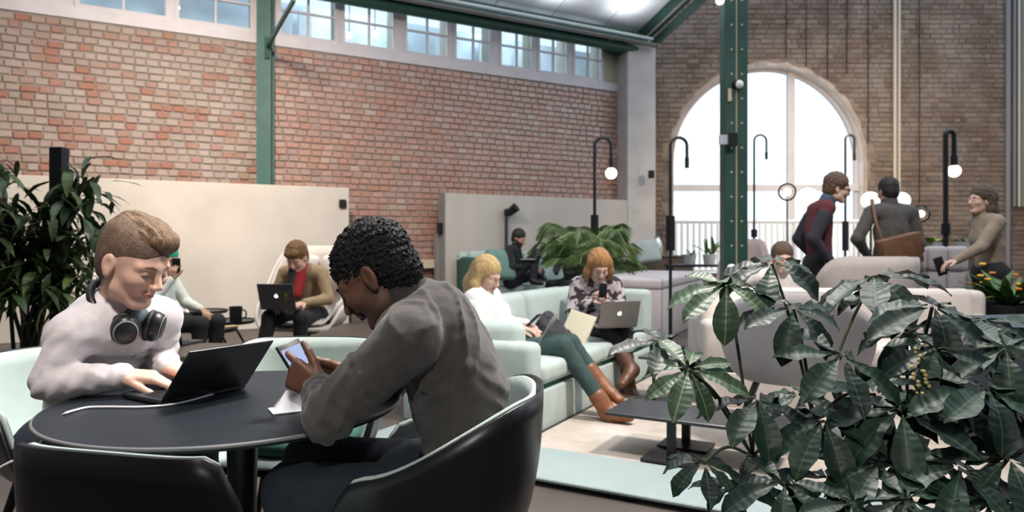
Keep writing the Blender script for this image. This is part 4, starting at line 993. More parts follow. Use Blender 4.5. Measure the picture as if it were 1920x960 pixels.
    v, q = L.mesh(max(cres,.009), cloth_warp(.004, 38, 3)); np_mesh('trousers', [(v, q, 0)], [bottom], person)
    if feet:
        for s in 'LR':
            S = Shape(); a, t = J['an'+s], J['toe'+s]; dn = Vector((0,0,-1)) if abs((t-a).normalized().z) < .9 else fwd
            heel = a+(a-t).normalized()*.03; ft = (t-a)
            if boots: S.cone(a-(t-a).cross(side).normalized()*0+(J['kn'+s]-a).normalized()*.14, a, .058, .056, .01)
            S.cone(a+(J['kn'+s]-a).normalized()*.02, a, .048, .046, .015); S.cone(heel, t, .042, .040, .03, (Vector((0,0,1)), .85)); S.cone(a, a.lerp(t, .55), .045, .040, .03)
            v, q = S.mesh(.009); np_mesh('boot' if boots else 'shoe', [(v, q, 0)], [boots or shoes], person)
    if hair is not None:
        for i, (S, m, res, wp) in enumerate(hair):
            v, q = S.mesh(res, wp); np_mesh('hair', [(v, q, 0)], [m], person)
    return person
def head_matrix(c, face, tilt=0.0, roll=0.0):
    """centre, direction the face looks (horizontal part), downwards tilt"""
    f_ = Vector(face); yaw = math.atan2(f_.y, f_.x)
    return Matrix.Translation(c) @ Matrix.Rotation(yaw, 4, 'Z') @ Matrix.Rotation(tilt, 4, 'Y') @ Matrix.Rotation(roll, 4, 'X')
def hair_mat(name, c, c2, stretch=(60,60,8)):
    return mat('hair_'+name, c, .5, col2=c2, scale=3.0, stretch=stretch, bump=.6, bscale=6, spec=.35)
def strand_warp(hm, amp, fx, fy, seed=1):
    Mi = np.array(hm.inverted(), dtype=np.float32)
    return lambda p: (amp*np_noise((p @ Mi[:3,:3].T+Mi[:3,3])*np.array((fx, fy, fx*.5)), 1.0, seed)).astype(np.float32)
def sm_warp(a1, f1, s1, a2=0, f2=0):
    return lambda p: (a1*np_noise(p, f1, s1)+(a2*np_noise(p, f2, s1+3) if a2 else 0)).astype(np.float32)

SK_FAIR = skin_mat('fair', (.62,.385,.295)); SK_PALE = skin_mat('pale', (.60,.40,.32)); SK_DARK = skin_mat('deep', (.115,.050,.030)); SK_TAN = skin_mat('tan', (.42,.25,.18))
LIP = mat('lips_rose', (.42,.17,.14), .4, spec=.4); LIPD = mat('lips_dark', (.10,.040,.030), .4)
DENIM = mat('dark_denim', (.014,.020,.032), .85, .2, 30, .3, 400); BLKCLOTH = mat('black_cloth', (.012,.012,.015), .9, .1, 20, .2, 300)
BROWNB = mat('brown_leather', (.20,.075,.028), .45, .25, 14, .15, 90)

# ---------------- man with headphones and laptop
LJ = dict(pelvis=Vector((-1.40,2.36,.55)), chest=Vector((-1.27,2.22,.84)), neck=Vector((-1.172,2.142,.992)),
          shL=Vector((-1.125,2.300,.930)), shR=Vector((-1.238,2.015,.912)), elL=Vector((-1.140,2.33,.775)), elR=Vector((-1.268,1.975,.785)),
          wrL=Vector((-1.02,2.14,.795)), wrR=Vector((-1.090,2.010,.797)),
          hipL=Vector((-1.30,2.40,.53)), hipR=Vector((-1.42,2.22,.53)), knL=Vector((-.98,2.22,.56)), knR=Vector((-1.08,1.98,.56)),
          anL=Vector((-.98,2.30,.10)), anR=Vector((-1.05,2.02,.10)), toeL=Vector((-.85,2.24,.045)), toeR=Vector((-.93,1.94,.045)))
hm = head_matrix(Vector((-1.105,2.095,1.112)), (.95,-.32), .42, 0.0)
HB = hair_mat('light_brown', (.10,.058,.034), (.21,.13,.075))
hS = hair_cap(hm, .003, .068, -.085, -.020, k=.006, slim=.97)
hT = Shape(); Rm = hm.to_3x3(); Th = lambda x, y, z: hm @ Vector((x, y, z))
hT.ell(Th(-.005,.010,.098), (.088,.060,.046), Rm @ Matrix.Rotation(.04,3,'Y'), .02); hT.ell(Th(.058,.016,.096), (.044,.050,.034), Rm @ Matrix.Rotation(.45,3,'Y'), .02); hT.ell(Th(-.058,.006,.080), (.044,.060,.050), Rm, .02)
GREYKNIT = mat('light_grey_knit', (.60,.555,.565), .92, .07, 40, .25, 420, spec=.15, sheen=.2)
GREYTEE = mat('slate_tee', (.10,.14,.155), .9, .05, 20)
curlR = ((.35,.55,.35),(.40,.60,.40),(.45,.60,.40),(.55,.65,.4))
pm = make_person('young man in light grey jumper with headphones typing on a laptop', LJ, hm, SK_FAIR, GREYKNIT, DENIM, BLACK,
    hair=[(hS, mat('hair_fade', (.13,.078,.050), .7, .3, 60, .5, 300), .003, None), (hT, HB, .003, strand_warp(hm, .0022, 60, 330, 2))], hres=.0032, cres=.006,
    hands=[dict(wrist=LJ['wrR'], d=(.85,.30,-.10), n=(.05,-.10,1), side=-1, curls=curlR, thumb=((.85,.35,-.35),(.1,.1,.1)), elbow=LJ['elR']),
           dict(wrist=LJ['wrL'], d=(.85,-.25,-.10), n=(.05,-.10,1), side=1, curls=curlR, elbow=LJ['elL'])],
    lips=LIP, brow=mat('brow_brown', (.17,.10,.06), .7), lash=mat('lash_dark', (.06,.035,.025), .7), fold=(.0025,24), arm_r=.95, bends=[(LJ['elR'], LJ['elR']-LJ['shR']+(LJ['wrR']-LJ['elR']), .20, .042, .0045), (LJ['elL'], LJ['elL']-LJ['shL'], .17, .040, .0045), (LJ['shR']+Vector((.07,-.02,-.06)), Vector((.6,-.2,1)), .12, .05, .0035), (LJ['wrR'], LJ['wrR']-LJ['elR'], .10, .03, .002), (LJ['chest']+Vector((.08,-.08,-.08)), Vector((.3,0,1)), .18, .055, .004)])
# grey tee showing in the V neck
S = Shape(); up_ = (LJ['neck']-LJ['pelvis']).normalized(); sd_ = (LJ['shL']-LJ['shR']).normalized(); fw_ = sd_.cross(up_).normalized()
nk = LJ['neck']
S.cone(nk-up_*.030+fw_*.062, nk-up_*.125+fw_*.104, .056, .012, .03, (fw_,.6))
v, q = S.mesh(.005); np_mesh('tee_shirt', [(v, q, 0)], [GREYTEE], pm)
# headphones round the neck
hp = empty('headphones', nk, 0, 'black over-ear headphones worn round the neck of the laptop man', 'headphones')
HPM = mat('headphone_black', (.010,.011,.013), .38, .1, 10); HPP = mat('headphone_pad', (.018,.018,.020), .6)
def nkp(a, b, c): return (fw_*a+sd_*b+up_*c)
arc = [nkp(.085*math.cos(t)+.008-.0, .088*math.sin(t), .030-.052*((math.cos(t)+1)/2)) for t in [math.radians(a) for a in range(70, 291, 11)]]
tube('headband', arc, .011, HPM, hp, 10)
for sgn, (fa, sb_, uc) in ((-1,(.100,-.050,-.020)), (1,(.108,.045,-.022))):
    c_ = nkp(fa, sb_, uc); ax = (fw_*.75+sd_*sgn*.50+up_*.18).normalized(); M_, _ = frame(c_, c_+ax)
    bm = bmesh.new(); add_lathe(bm, [(0,.026),(.026,.026),(.036,.018),(.040,.004),(.040,-.008),(0,-.008)], 32); bmesh.ops.transform(bm, matrix=M_ @ Matrix.Diagonal((1,1.15,1,1)), verts=bm.verts); bmo('ear_cup', bm, HPM, hp, True)
    bm = bmesh.new(); add_lathe(bm, [(.024,-.022),(.036,-.022),(.042,-.015),(.040,-.006),(.024,-.008),(.020,-.016),(.024,-.022)], 32); bmesh.ops.transform(bm, matrix=M_ @ Matrix.Diagonal((1,1.15,1,1)), verts=bm.verts); bmo('ear_pad', bm, HPP, hp, True)
    bm = bmesh.new(); add_lathe(bm, [(.0295,.0255),(.0325,.0245),(.0335,.0225),(.0300,.0235)], 32); bmesh.ops.transform(bm, matrix=M_ @ Matrix.Diagonal((1,1.15,1,1)), verts=bm.verts); bmo('trim_ring', bm, mat('ring_grey', (.22,.23,.24), .35), hp, True)

# ---------------- man with the phone
DJ = dict(pelvis=Vector((-.095,1.88,.55)), chest=Vector((-.160,1.85,.85)), neck=Vector((-.268,1.835,1.000)),
          shL=Vector((-.245,1.665,.945)), shR=Vector((-.255,2.02,.940)), elL=Vector((-.415,1.635,.775)), elR=Vector((-.36,2.08,.775)),
          wrL=Vector((-.470,1.745,.815)), wrR=Vector((-.455,1.945,.815)),
          hipL=Vector((-.13,1.78,.53)), hipR=Vector((-.13,1.98,.53)), knL=Vector((-.53,1.73,.57)), knR=Vector((-.56,1.98,.57)),
          anL=Vector((-.50,1.74,.10)), anR=Vector((-.52,1.98,.10)), toeL=Vector((-.65,1.73,.045)), toeR=Vector((-.67,1.98,.045)))
dm = head_matrix(Vector((-.344,1.815,1.087)), (-1.0,.12), .66, 0.0)
HBL = mat('hair_curly_black', (.006,.006,.007), .75, .4, 90, .9, 90, spec=.25)
cS = hair_cap(dm, .004, .056, -.085, -.016, top=.004, k=.008)
FELT = mat('taupe_sweater', (.062,.055,.053), .95, .10, 60, .3, 380, spec=.12, sheen=.25)
FELTC = mat('taupe_rib', (.034,.034,.033), .95, .1, 60, .3, 300)
gripL = ((.25,.35,.3),(.75,.8,.5),(.95,.9,.5),(1.05,.9,.5)); gripR = ((.55,.7,.5),(.7,.8,.5),(.8,.85,.5),(.9,.9,.5))
pd_ = make_person('man with short curly black hair in taupe sweater looking at his phone', DJ, dm, SK_DARK, FELT, DENIM, BLACK,
    hair=[(cS, HBL, .0035, sm_warp(.0042, 300, 4, .0030, 560))], hres=.0034, cres=.0065, collar=(FELTC, .060), neck_r=1.08,
    hands=[dict(wrist=DJ['wrL'], d=(-.80,.25,.38), n=(-.25,-.95,.10), side=-1, curls=gripL, thumb=((.75,.55,-.10),(.2,.0,.0)), elbow=DJ['elL']),
           dict(wrist=DJ['wrR'], d=(-.90,-.25,.15), n=(-.15,.75,.55), side=1, curls=gripR, thumb=((.85,.45,-.10),(.15,.1,.1)), elbow=DJ['elR'])],
    lips=LIPD, brow=HBL, lash=HBL, fold=(.009,26), bends=[(DJ['elL'], DJ['elL']-DJ['shL']+(DJ['wrL']-DJ['elL'])*.3, .17, .040, .0055), (DJ['wrL'].lerp(DJ['elL'], .3), DJ['wrL']-DJ['elL'], .11, .030, .004), (DJ['pelvis']+Vector((.05,-.08,.16)), Vector((.3,0,1)), .22, .07, .006), (DJ['shL']+Vector((.05,0,-.08)), Vector((-.8,0,1)), .15, .05, .004)], top_fat=1.06, arm_r=1.05, beard=mat('skin_deep_stubble', (.085,.038,.024), .6))
# his phone
def phone(loc, up, nrm, label, glow=(.42,.52,.80), s=1.0, body=BLACK):
    u = Vector(up).normalized(); n = Vector(nrm); n = (n-u*n.dot(u)).normalized(); x = u.cross(n)
    M_ = Matrix(((x.x,u.x,n.x,loc[0]),(x.y,u.y,n.y,loc[1]),(x.z,u.z,n.z,loc[2]),(0,0,0,1)))
    g = empty('phone', (0,0,0), 0, label, 'phone'); g.matrix_world = M_
    bm = bmesh.new(); add_box(bm, (0,0,0), (.074*s,.150*s,.0085), None, .003, 2); bmo('body', bm, body, g, auto=40)
    bm = bmesh.new(); add_box(bm, (0,-.004*s,.0045), (.066*s,.128*s,.0006)); bmo('screen', bm, mat('phone_screen', (.02,.02,.03), .15, emit=glow, es=.85), g)
    return g
phc = P(566, 690, 1.80)
ph_ = phone(phc, (-.42,.10,.62), (.78,-.52,.42), 'black smartphone with blue lit screen in the hands of the curly haired man')
bm = bmesh.new(); add_box(bm, (.0378,0,0), (.0012,.146,.0075)); bmo('edge_band', bm, mat('phone_steel', (.75,.76,.78), .2, metal=.9), ph_)
# ================================================================ the other people
def place(loc, yaw, sc=1.0, **kw):
    """joints in a local frame (x forward, y left) moved to the world"""
    M = Matrix.Translation(loc) @ Matrix.Rotation(yaw, 4, 'Z')
    return {k: M @ (Vector(v)*sc) for k, v in kw.items()}, M
SIT = dict(pelvis=(0,0,.56), chest=(.03,0,.86), neck=(.07,0,1.06), shL=(.05,.175,1.00), shR=(.05,-.175,1.00), elL=(.10,.24,.76), elR=(.10,-.24,.76), wrL=(.32,.10,.72), wrR=(.32,-.10,.72),
           hipL=(.04,.09,.54), hipR=(.04,-.09,.54), knL=(.45,.13,.55), knR=(.45,-.13,.55), anL=(.42,.12,.11), anR=(.42,-.12,.11), toeL=(.56,.14,.05), toeR=(.56,-.14,.05))
STAND = dict(pelvis=(0,0,.98), chest=(.0,0,1.28), neck=(.02,0,1.50), shL=(0,.185,1.43), shR=(0,-.185,1.43), elL=(-.03,.26,1.14), elR=(-.03,-.26,1.14), wrL=(.06,.24,.90), wrR=(.06,-.24,.90),
           hipL=(0,.09,.94), hipR=(0,-.09,.94), knL=(.03,.10,.52), knR=(.03,-.10,.52), anL=(0,.10,.10), anR=(0,-.10,.10), toeL=(.15,.12,.05), toeR=(.15,-.12,.05))
def J_(base, loc, yaw, sc=1.0, **ch):
    d = dict(base); d.update(ch); return place(loc, yaw, sc, **d)
def wdir(yaw, v): return Matrix.Rotation(yaw, 3, 'Z') @ Vector(v)
def bighair(hm, t, top=.008, line=.055, back=-.085):
    return hair_cap(hm, t, line, back, -.012, top=top, k=.012)
def simple_hands(J, yaw, dL=(1,-.5,-.2), dR=(1,.5,-.2), nL=(0,.2,1), nR=(0,-.2,1), curl=.5):
    c = ((curl,curl,curl*.8),)*4
    return [dict(wrist=J['wrL'], d=wdir(yaw,dL), n=wdir(yaw,nL), side=1, curls=c), dict(wrist=J['wrR'], d=wdir(yaw,dR), n=wdir(yaw,nR), side=-1, curls=c)]
MR, CR = .006, .012
# ---- man in the cocoon armchair
yw = -PI/2-.16
J, M = J_(SIT, (-1.90,6.72,-.06), yw, 1.0, chest=(.07,0,.84), neck=(.17,0,1.00), shL=(.13,.175,.95), shR=(.13,-.175,.95), elL=(.18,.27,.72), elR=(.20,-.25,.72), wrL=(.38,.13,.70), wrR=(.40,-.12,.70), knL=(.50,.16,.58), knR=(.50,-.13,.58), anL=(.44,.10,.11), anR=(.58,-.20,.11), toeL=(.58,.12,.05), toeR=(.72,-.22,.05))
hm = head_matrix(M @ Vector((.245,0,1.09)), wdir(yw,(1,-.12,0)), .55)
H2 = hair_mat('brown', (.10,.050,.022), (.25,.13,.05)); S = bighair(hm, .016, .016)
S.ell(hm @ Vector((.055,0,.085)), (.055,.075,.035), hm.to_3x3(), .02)
p = make_person('man in tan jacket with a laptop on his lap in the cocoon armchair', J, hm, SK_FAIR, mat('tan_jacket', (.30,.215,.125), .9, .1, 25, .2, 200), BLKCLOTH, BLACK, hair=[(S, H2, .006, sm_warp(.004,150,2))], hres=MR, cres=CR, hands=simple_hands(J, yw), brow=H2, lips=LIP, jacket_hem=.05)
S = Shape(); nk = J['neck']; fw = wdir(yw,(1,0,0)); S.cone(nk+fw*.02, nk+fw*.10-Vector((0,0,.22)), .075, .055, .02); v, q = S.mesh(.01)
np_mesh('red_shirt', [(v,q,0)], [mat('red_shirt', (.30,.018,.022), .9)], p)
S = Shape(); S.cone(nk+fw*.055+wdir(yw,(0,-.03,0)), nk+fw*.13+wdir(yw,(0,-.05,0))-Vector((0,0,.26)), .055, .055, .02); v, q = S.mesh(.01)
np_mesh('dark_vest', [(v,q,0)], [mat('charcoal_cloth', (.022,.022,.025), .9)], p)
lp = M @ Vector((.60,0,.655)); laptop((lp.x,lp.y,lp.z), yw-PI/2, 'dark silver laptop with glowing logo and stickers on the armchair man lap', mat('space_grey', (.115,.115,.122), .4, metal=.5), .325, .225, 108, LOGOW, sticker=-1)
# ---- person in green cap
yw = -.15
J, M = J_(SIT, (-3.10,6.35,-.08), yw, 1.0, chest=(-.03,0,.80), neck=(-.02,0,.99), shL=(-.04,.175,.93), shR=(-.04,-.175,.93), elR=(.06,-.25,.72), wrR=(.17,-.12,.93), elL=(.08,.24,.70), wrL=(.33,.06,.66))
hm = head_matrix(M @ Vector((.05,0,1.10)), wdir(yw,(1,-.2,0)), .25)
S = hair_cap(hm, .010, .050, -.06, -.005, top=.01); GCAP = mat('green_cap', (.010,.32,.20), .85, .05, 20)
p = make_person('person in a green beanie holding a phone to the ear behind the laptop man', J, hm, SK_TAN, mat('pale_mint_shirt', (.55,.60,.56), .9, .05, 10), BLKCLOTH, BLACK, hair=[(S, GCAP, .006, None)], hres=MR, cres=CR, hands=simple_hands(J, yw, dR=(.1,.1,1), nR=(0,-1,0)))
phone(J['wrR']+Vector((.03,.03,.11)), (0,0,1), (0,1,0), 'dark phone held up by the person in the green beanie')
# ---- blonde woman on the mint sofa
yw = math.atan2(-.42,.9)
J, M = J_(SIT, (-.015,5.07,-.09), yw, .95, chest=(-.19,0,.78), neck=(-.25,0,.97), shL=(-.23,.16,.91), shR=(-.23,-.16,.91), elL=(-.12,.22,.70), elR=(-.10,-.22,.70), wrL=(.11,.05,.72), wrR=(.11,-.08,.71), hipL=(.04,.09,.54), hipR=(.04,-.09,.54), knL=(.46,.05,.60), knR=(.46,-.10,.60), anL=(.70,.05,.31), anR=(.80,-.09,.15), toeL=(.83,.02,.23), toeR=(.94,-.12,.155))
hm = head_matrix(M @ (Vector((-.195,0,1.075))*.95), wdir(yw,(1,-.1,0)), .35)
BLO = hair_mat('blonde', (.42,.27,.11), (.66,.48,.24), (50,50,5)); S = bighair(hm, .016, .006)
Th = lambda x,y,z: hm @ Vector((x,y,z))
for s in (-1,1): S.chain([Th(-.02,s*.075,.03), Th(-.02,s*.088,-.07), Th(.01,s*.078,-.19)], [.035,.034,.022], .03)
S.chain([Th(-.085,0,.02), Th(-.10,0,-.09), Th(-.085,0,-.20)], [.06,.062,.045], .03)
OLIVE = mat('teal_trousers', (.032,.062,.060), .9, .15, 20)
p = make_person('blonde woman in white jumper on the mint sofa reading her phone', J, hm, SK_PALE, mat('white_knit', (.72,.71,.70), .92, .04, 20, .2, 250), OLIVE, None, hair=[(S, BLO, .006, strand_warp(hm, .003, 45, 240))], hres=MR, cres=CR, hands=simple_hands(J, yw), collar=(mat('white_knit_rib', (.70,.69,.68), .92), .045), female=True, lips=LIP, boots=BROWNB, slim=.95, leg_r=.95)
phone(M @ Vector((.185,-.02,.72)), wdir(yw,(.6,0,.55)), wdir(yw,(-.6,0,.7)), 'small dark phone in the hands of the blonde woman', s=.9)
lp = P(1016, 643, 4.95); laptop(lp, yw-PI/2+.25, 'silver laptop propped beside the blonde woman on the sofa', ALU, .30, .21, 118, mat('pale_logo', (.75,.75,.76), .3))
# ---- woman with patterned blouse
yw = math.atan2(-1.0,.10)
def blouse():
    m = mat('patterned_blouse', (.035,.030,.036), .8, col2=(.52,.46,.47), scale=17, detail=2, spec=.2); r = [n for n in m.node_tree.nodes if n.type == 'VALTORGB'][0]; r.color_ramp.elements[0].position = .46; r.color_ramp.elements[1].position = .52; return m
J, M = J_(SIT, (.70,6.05,-.09), yw, .95, chest=(.0,0,.84), neck=(.08,0,1.02), shL=(.05,.165,.96), shR=(.05,-.165,.96), elL=(.10,.23,.73), elR=(.10,-.23,.73), wrL=(.25,.05,.82), wrR=(.25,-.06,.82), knL=(.46,.15,.60), knR=(.48,-.02,.64), anL=(.55,.16,.12), anR=(.64,.16,.30), toeL=(.68,.20,.06), toeR=(.76,.05,.22))
hm = head_matrix(M @ (Vector((.15,0,1.115))*.95), wdir(yw,(1,.05,0)), .48)
AUB = hair_mat('strawberry', (.24,.105,.035), (.50,.28,.11), (50,50,5)); S = bighair(hm, .018, .010)
Th = lambda x,y,z: hm @ Vector((x,y,z))
for s in (-1,1): S.chain([Th(.02,s*.070,.06), Th(.02,s*.094,-.03), Th(.01,s*.092,-.14)], [.032,.032,.022], .03)
S.chain([Th(-.085,0,.02), Th(-.09,0,-.13)], [.06,.055], .03)
p = make_person('woman with strawberry blonde hair in a patterned blouse holding a phone', J, hm, SK_PALE, blouse(), BLKCLOTH, None, hair=[(S, AUB, .006, strand_warp(hm, .003, 45, 240))], hres=MR, cres=CR, hands=simple_hands(J, yw, dL=(.3,-.6,.6), dR=(.3,.6,.6), nL=(.8,.3,.2), nR=(.8,-.3,.2), curl=.8), collar=(BLKCLOTH, .03), female=True, lips=LIP, brow=AUB, boots=mat('dark_brown_leather', (.10,.040,.022), .45, .2, 14), slim=.95, leg_r=.95)
for s in 'R':
    a, k_ = J['an'+s], J['kn'+s]; S = Shape(); u_ = (k_-a).normalized(); S.cone(a+u_*.13, a+u_*.20, .053, .053, .005); v, q = S.mesh(.01); np_mesh('sock', [(v,q,0)], [mat('pink_sock', (.55,.42,.42), .9)], p)
phone(M @ Vector((.295,0,.87)), wdir(yw,(.3,0,1)), wdir(yw,(-1,0,.3)), 'phone held up by the woman in the patterned blouse', s=.9)
lp = P(1158, 615, 5.42); laptop(lp, yw-PI/2+.12, 'silver laptop with glowing logo on the knees of the woman in patterned blouse', mat('laptop_grey', (.27,.255,.25), .4, metal=.5), .31, .215, 112, LOGOW)
# coat and book between the two women
S = Shape(); c0 = P(1045,640,5.35)
S.cone(c0+Vector((-.06,.1,.14)), c0+Vector((.05,0,-.02)), .07, .11, .05, (Vector((1,.4,0)),.7)); S.cone(c0+Vector((-.10,.05,.12)), c0+Vector((-.02,-.05,.0)), .06, .09, .05); S.cone(c0+Vector((.02,-.06,-.02)), c0+Vector((.12,-.12,-.06)), .08, .06, .05)
v, q = S.mesh(.01, cloth_warp(.014, 45, 3)); o = np_mesh('crumpled_coat', [(v,q,0)], [mat('charcoal_coat', (.035,.035,.042), .9, .2, 10)]); tag(o, 'crumpled dark coat lying between the two women on the sofa', 'coat')
c0 = P(1080,622,5.5); g = empty('folder', c0, .4, 'pale cream folder leaning beside the woman in patterned blouse', 'folder'); g.rotation_euler = (-.5,.25,-.5)
bm = bmesh.new(); add_box(bm, (0,0,0), (.22,.02,.32), None, .008, 2); bmo('cover', bm, mat('cream_paper', (.62,.58,.44), .8), g); bm = bmesh.new(); add_box(bm, (0,.014,0), (.21,.008,.31)); bmo('pages', bm, NAPM, g)
# ---- bearded man on the far sofa
yw = -.35
J, M = J_(SIT, (-.03,10.75,.06), yw, 1.0, chest=(.03,0,.86), neck=(.10,0,1.05), wrL=(.36,.08,.76), wrR=(.36,-.08,.74), knL=(.36,.36,.66), knR=(.46,-.12,.95), anL=(.46,.02,.62), anR=(.40,-.12,.55), toeL=(.56,-.06,.58), toeR=(.54,-.15,.52))
hm = head_matrix(M @ Vector((.14,0,1.17)), wdir(yw,(1,-.15,0)), .35)
HK = mat('hair_black', (.010,.009,.009), .6, .2, 40); S = bighair(hm, .012, .012)
make_person('bearded man in black jumper with laptop on the far green sofa', J, hm, SK_TAN, mat('black_knit', (.016,.016,.020), .9, .15, 20), DENIM, BLACK, hair=[(S, HK, .008, None)], hres=.008, cres=.014, hands=simple_hands(J, yw), beard=HK, brow=HK, collar=(mat('black_knit', (.016,.016,.020)), .03))
lp = M @ Vector((.47,-.08,.86)); laptop(lp, yw-PI/2, 'silver laptop with glowing logo on the bearded man knees', ALU, .325, .225, 115, LOGOW)
# ---- person hidden behind the palm, only the dark crown shows
yw = -2.2
J, M = J_(SIT, (.95,11.25,-.02), yw, 1.0)
hm = head_matrix(M @ Vector((.11,0,1.165)), wdir(yw,(1,0,0)), .5); S = bighair(hm, .016, .014)
make_person('person with black hair almost hidden behind the palm on the far sofa', J, hm, SK_TAN, mat('charcoal_cloth', (.022,.022,.025)), BLKCLOTH, BLACK, hair=[(S, HK, .009, None)], hres=.009, cres=.016)
# ---- man in maroon jumper, standing, in profile
yw = -.10
J, M = J_(STAND, (2.83,6.62,0), yw, 1.04, chest=(.0,0,1.28), neck=(.075,0,1.485), shL=(.02,.18,1.42), shR=(.02,-.18,1.42), elR=(-.13,-.26,1.16), wrR=(.02,-.22,.97), elL=(-.10,.26,1.16), wrL=(.05,.22,.97))
hm = head_matrix(M @ (Vector((.155,0,1.60))*1.04), wdir(yw,(1,-.15,0)), .22)
HM = hair_mat('dark_brown', (.055,.032,.022), (.14,.085,.055)); S = bighair(hm, .018, .012, .045)
MAR = mat('maroon_knit', (.085,.014,.022), .92, .15, 20, .2, 200)
p = make_person('man in maroon jumper and glasses standing by the arched window', J, hm, SK_PALE, MAR, BLKCLOTH, BLACK, hair=[(S, HM, .007, sm_warp(.004,110,2))], hres=.007, cres=.012, hands=simple_hands(J, yw, (.4,-.2,-1), (.4,.2,-1), (0,1,0), (0,-1,0)), collar=(mat('navy_shirt', (.05,.07,.11), .8), .03), brow=HM)
for s in 'LR':
    S = Shape(); S.cone(J['sh'+s].lerp(J['el'+s], .25), J['el'+s], .067, .057, .01); S.cone(J['el'+s], J['el'+s].lerp(J['wr'+s], .95), .057, .042, .01)
    v, q = S.mesh(.012, cloth_warp(.004,50,2)); np_mesh('sleeve', [(v,q,0)], [mat('navy_black_knit', (.018,.018,.028), .92)], p)
gl = empty('glasses', (0,0,0), 0, 'black framed glasses worn by the man in maroon', 'glasses'); Th = lambda x,y,z: hm @ Vector((x,y,z))
for s in (-1,1):
    tube('rim', [Th(.104, s*.033+.022*math.cos(a), .0+.017*math.sin(a)) for a in [2*PI*k/14 for k in range(15)]], .0035, BLACK, gl, 6); tube('temple', [Th(.10,s*.056,.004), Th(.0,s*.088,.006)], .0035, BLACK, gl, 6)
tube('bridge', [Th(.106,-.011,.004), Th(.106,.011,.004)], .003, BLACK, gl, 6)
# ---- man with satchel, back to the camera
yw = PI/2+.10
J, M = J_(STAND, (3.70,7.00,0), yw, 1.03, shL=(0,.20,1.42), shR=(0,-.20,1.42), elL=(-.05,.37,1.17), wrL=(.05,.21,1.02), elR=(-.02,-.27,1.13), wrR=(.06,-.25,.87))
hm = head_matrix(M @ (Vector((.05,0,1.62))*1.03), wdir(yw,(1,.05,0)), .20)
S = bighair(hm, .010, .006); JK = mat('grey_jacket', (.085,.080,.078), .92, .12, 18, .2, 200)
p = make_person('man in grey jacket seen from behind with a brown satchel', J, hm, SK_TAN, JK, BLKCLOTH, BLACK, hair=[(S, HK, .007, sm_warp(.002,140,2))], hres=.007, cres=.012, hands=simple_hands(J, yw, (.6,-.6,-.5), (.2,.1,-1), (0,.8,.5), (0,-1,0)), jacket_hem=.14, top_fat=1.08, collar=(mat('grey_jacket_collar', (.07,.066,.065), .9), .03), fold=(.006,40))
sg = empty('satchel', M @ Vector((-.21,.06,1.09)), yw, 'brown leather satchel slung on the back of the man in grey', 'bag')
LEA = mat('satchel_leather', (.15,.075,.042), .5, .2, 10, .1, 60)
o = soft_box('bag_body', (0,0,0), (.11,.42,.30), LEA, sg, 0, .035, .02); o.rotation_euler = (-.22,0,0); o = soft_box('flap', (-.055,0,.045), (.025,.41,.20), LEA, sg, 0, .012); o.rotation_euler = (-.22,0,0)
bm = bmesh.new(); st_ = smooth_path([(.0,.17,.10),(.04,.20,.25),(.13,.185,.46),(.19,.15,.485),(.26,.10,.44)], 6); add_tube(bm, st_, .016, 8); bmo('strap', bm, LEA, sg, auto=50)
bm = bmesh.new(); add_sph(bm, (-.075,.08,-.10), .018, 10); bmo('buckle', bm, mat('buckle_white', (.75,.75,.75), .3), sg, True)
# ---- woman leaning on the tufted chair
yw = PI-.08
J, M = J_(STAND, (4.30,6.45,0), yw, .95, chest=(.02,0,1.28), neck=(.06,0,1.50), shL=(.03,.165,1.42), shR=(.03,-.165,1.42), elL=(.20,.21,1.19), wrL=(.40,.17,1.065), elR=(-.20,-.22,1.20), wrR=(-.02,-.20,1.02))
hm = head_matrix(M @ (Vector((.085,0,1.625))*.95), wdir(yw,(1,.25,0)), -.08)
HD = hair_mat('deep_brown', (.045,.030,.022), (.13,.09,.065), (50,50,6)); S = bighair(hm, .018, .010, .05)
Th = lambda x,y,z: hm @ Vector((x,y,z))
S.chain([Th(-.075,0,.03), Th(-.085,0,-.08), Th(-.07,0,-.20)], [.075,.075,.055], .03)
for s in (-1,1): S.chain([Th(-.03,s*.075,.03), Th(-.03,s*.080,-.08), Th(-.02,s*.075,-.14)], [.032,.03,.02], .02)
BEI = mat('beige_knit', (.285,.225,.175), .92, .1, 25, .25, 220)
make_person('woman in beige jumper standing at the right beside the tufted chair', J, hm, SK_PALE, BEI, BLKCLOTH, BLACK, hair=[(S, HD, .007, sm_warp(.003,120,3))], hres=.007, cres=.012, hands=simple_hands(J, yw, (1,0,-.25), (.5,.1,-.9), (.2,0,1), (0,-1,0)), female=True, lips=LIP, brow=HD, slim=.96)
phone(J['wrL']+wdir(yw,(.13,0,-.05)), wdir(yw,(.3,0,.9)), wdir(yw,(0,-1,0)), 'dark phone in the hand of the woman in beige', s=1.1)
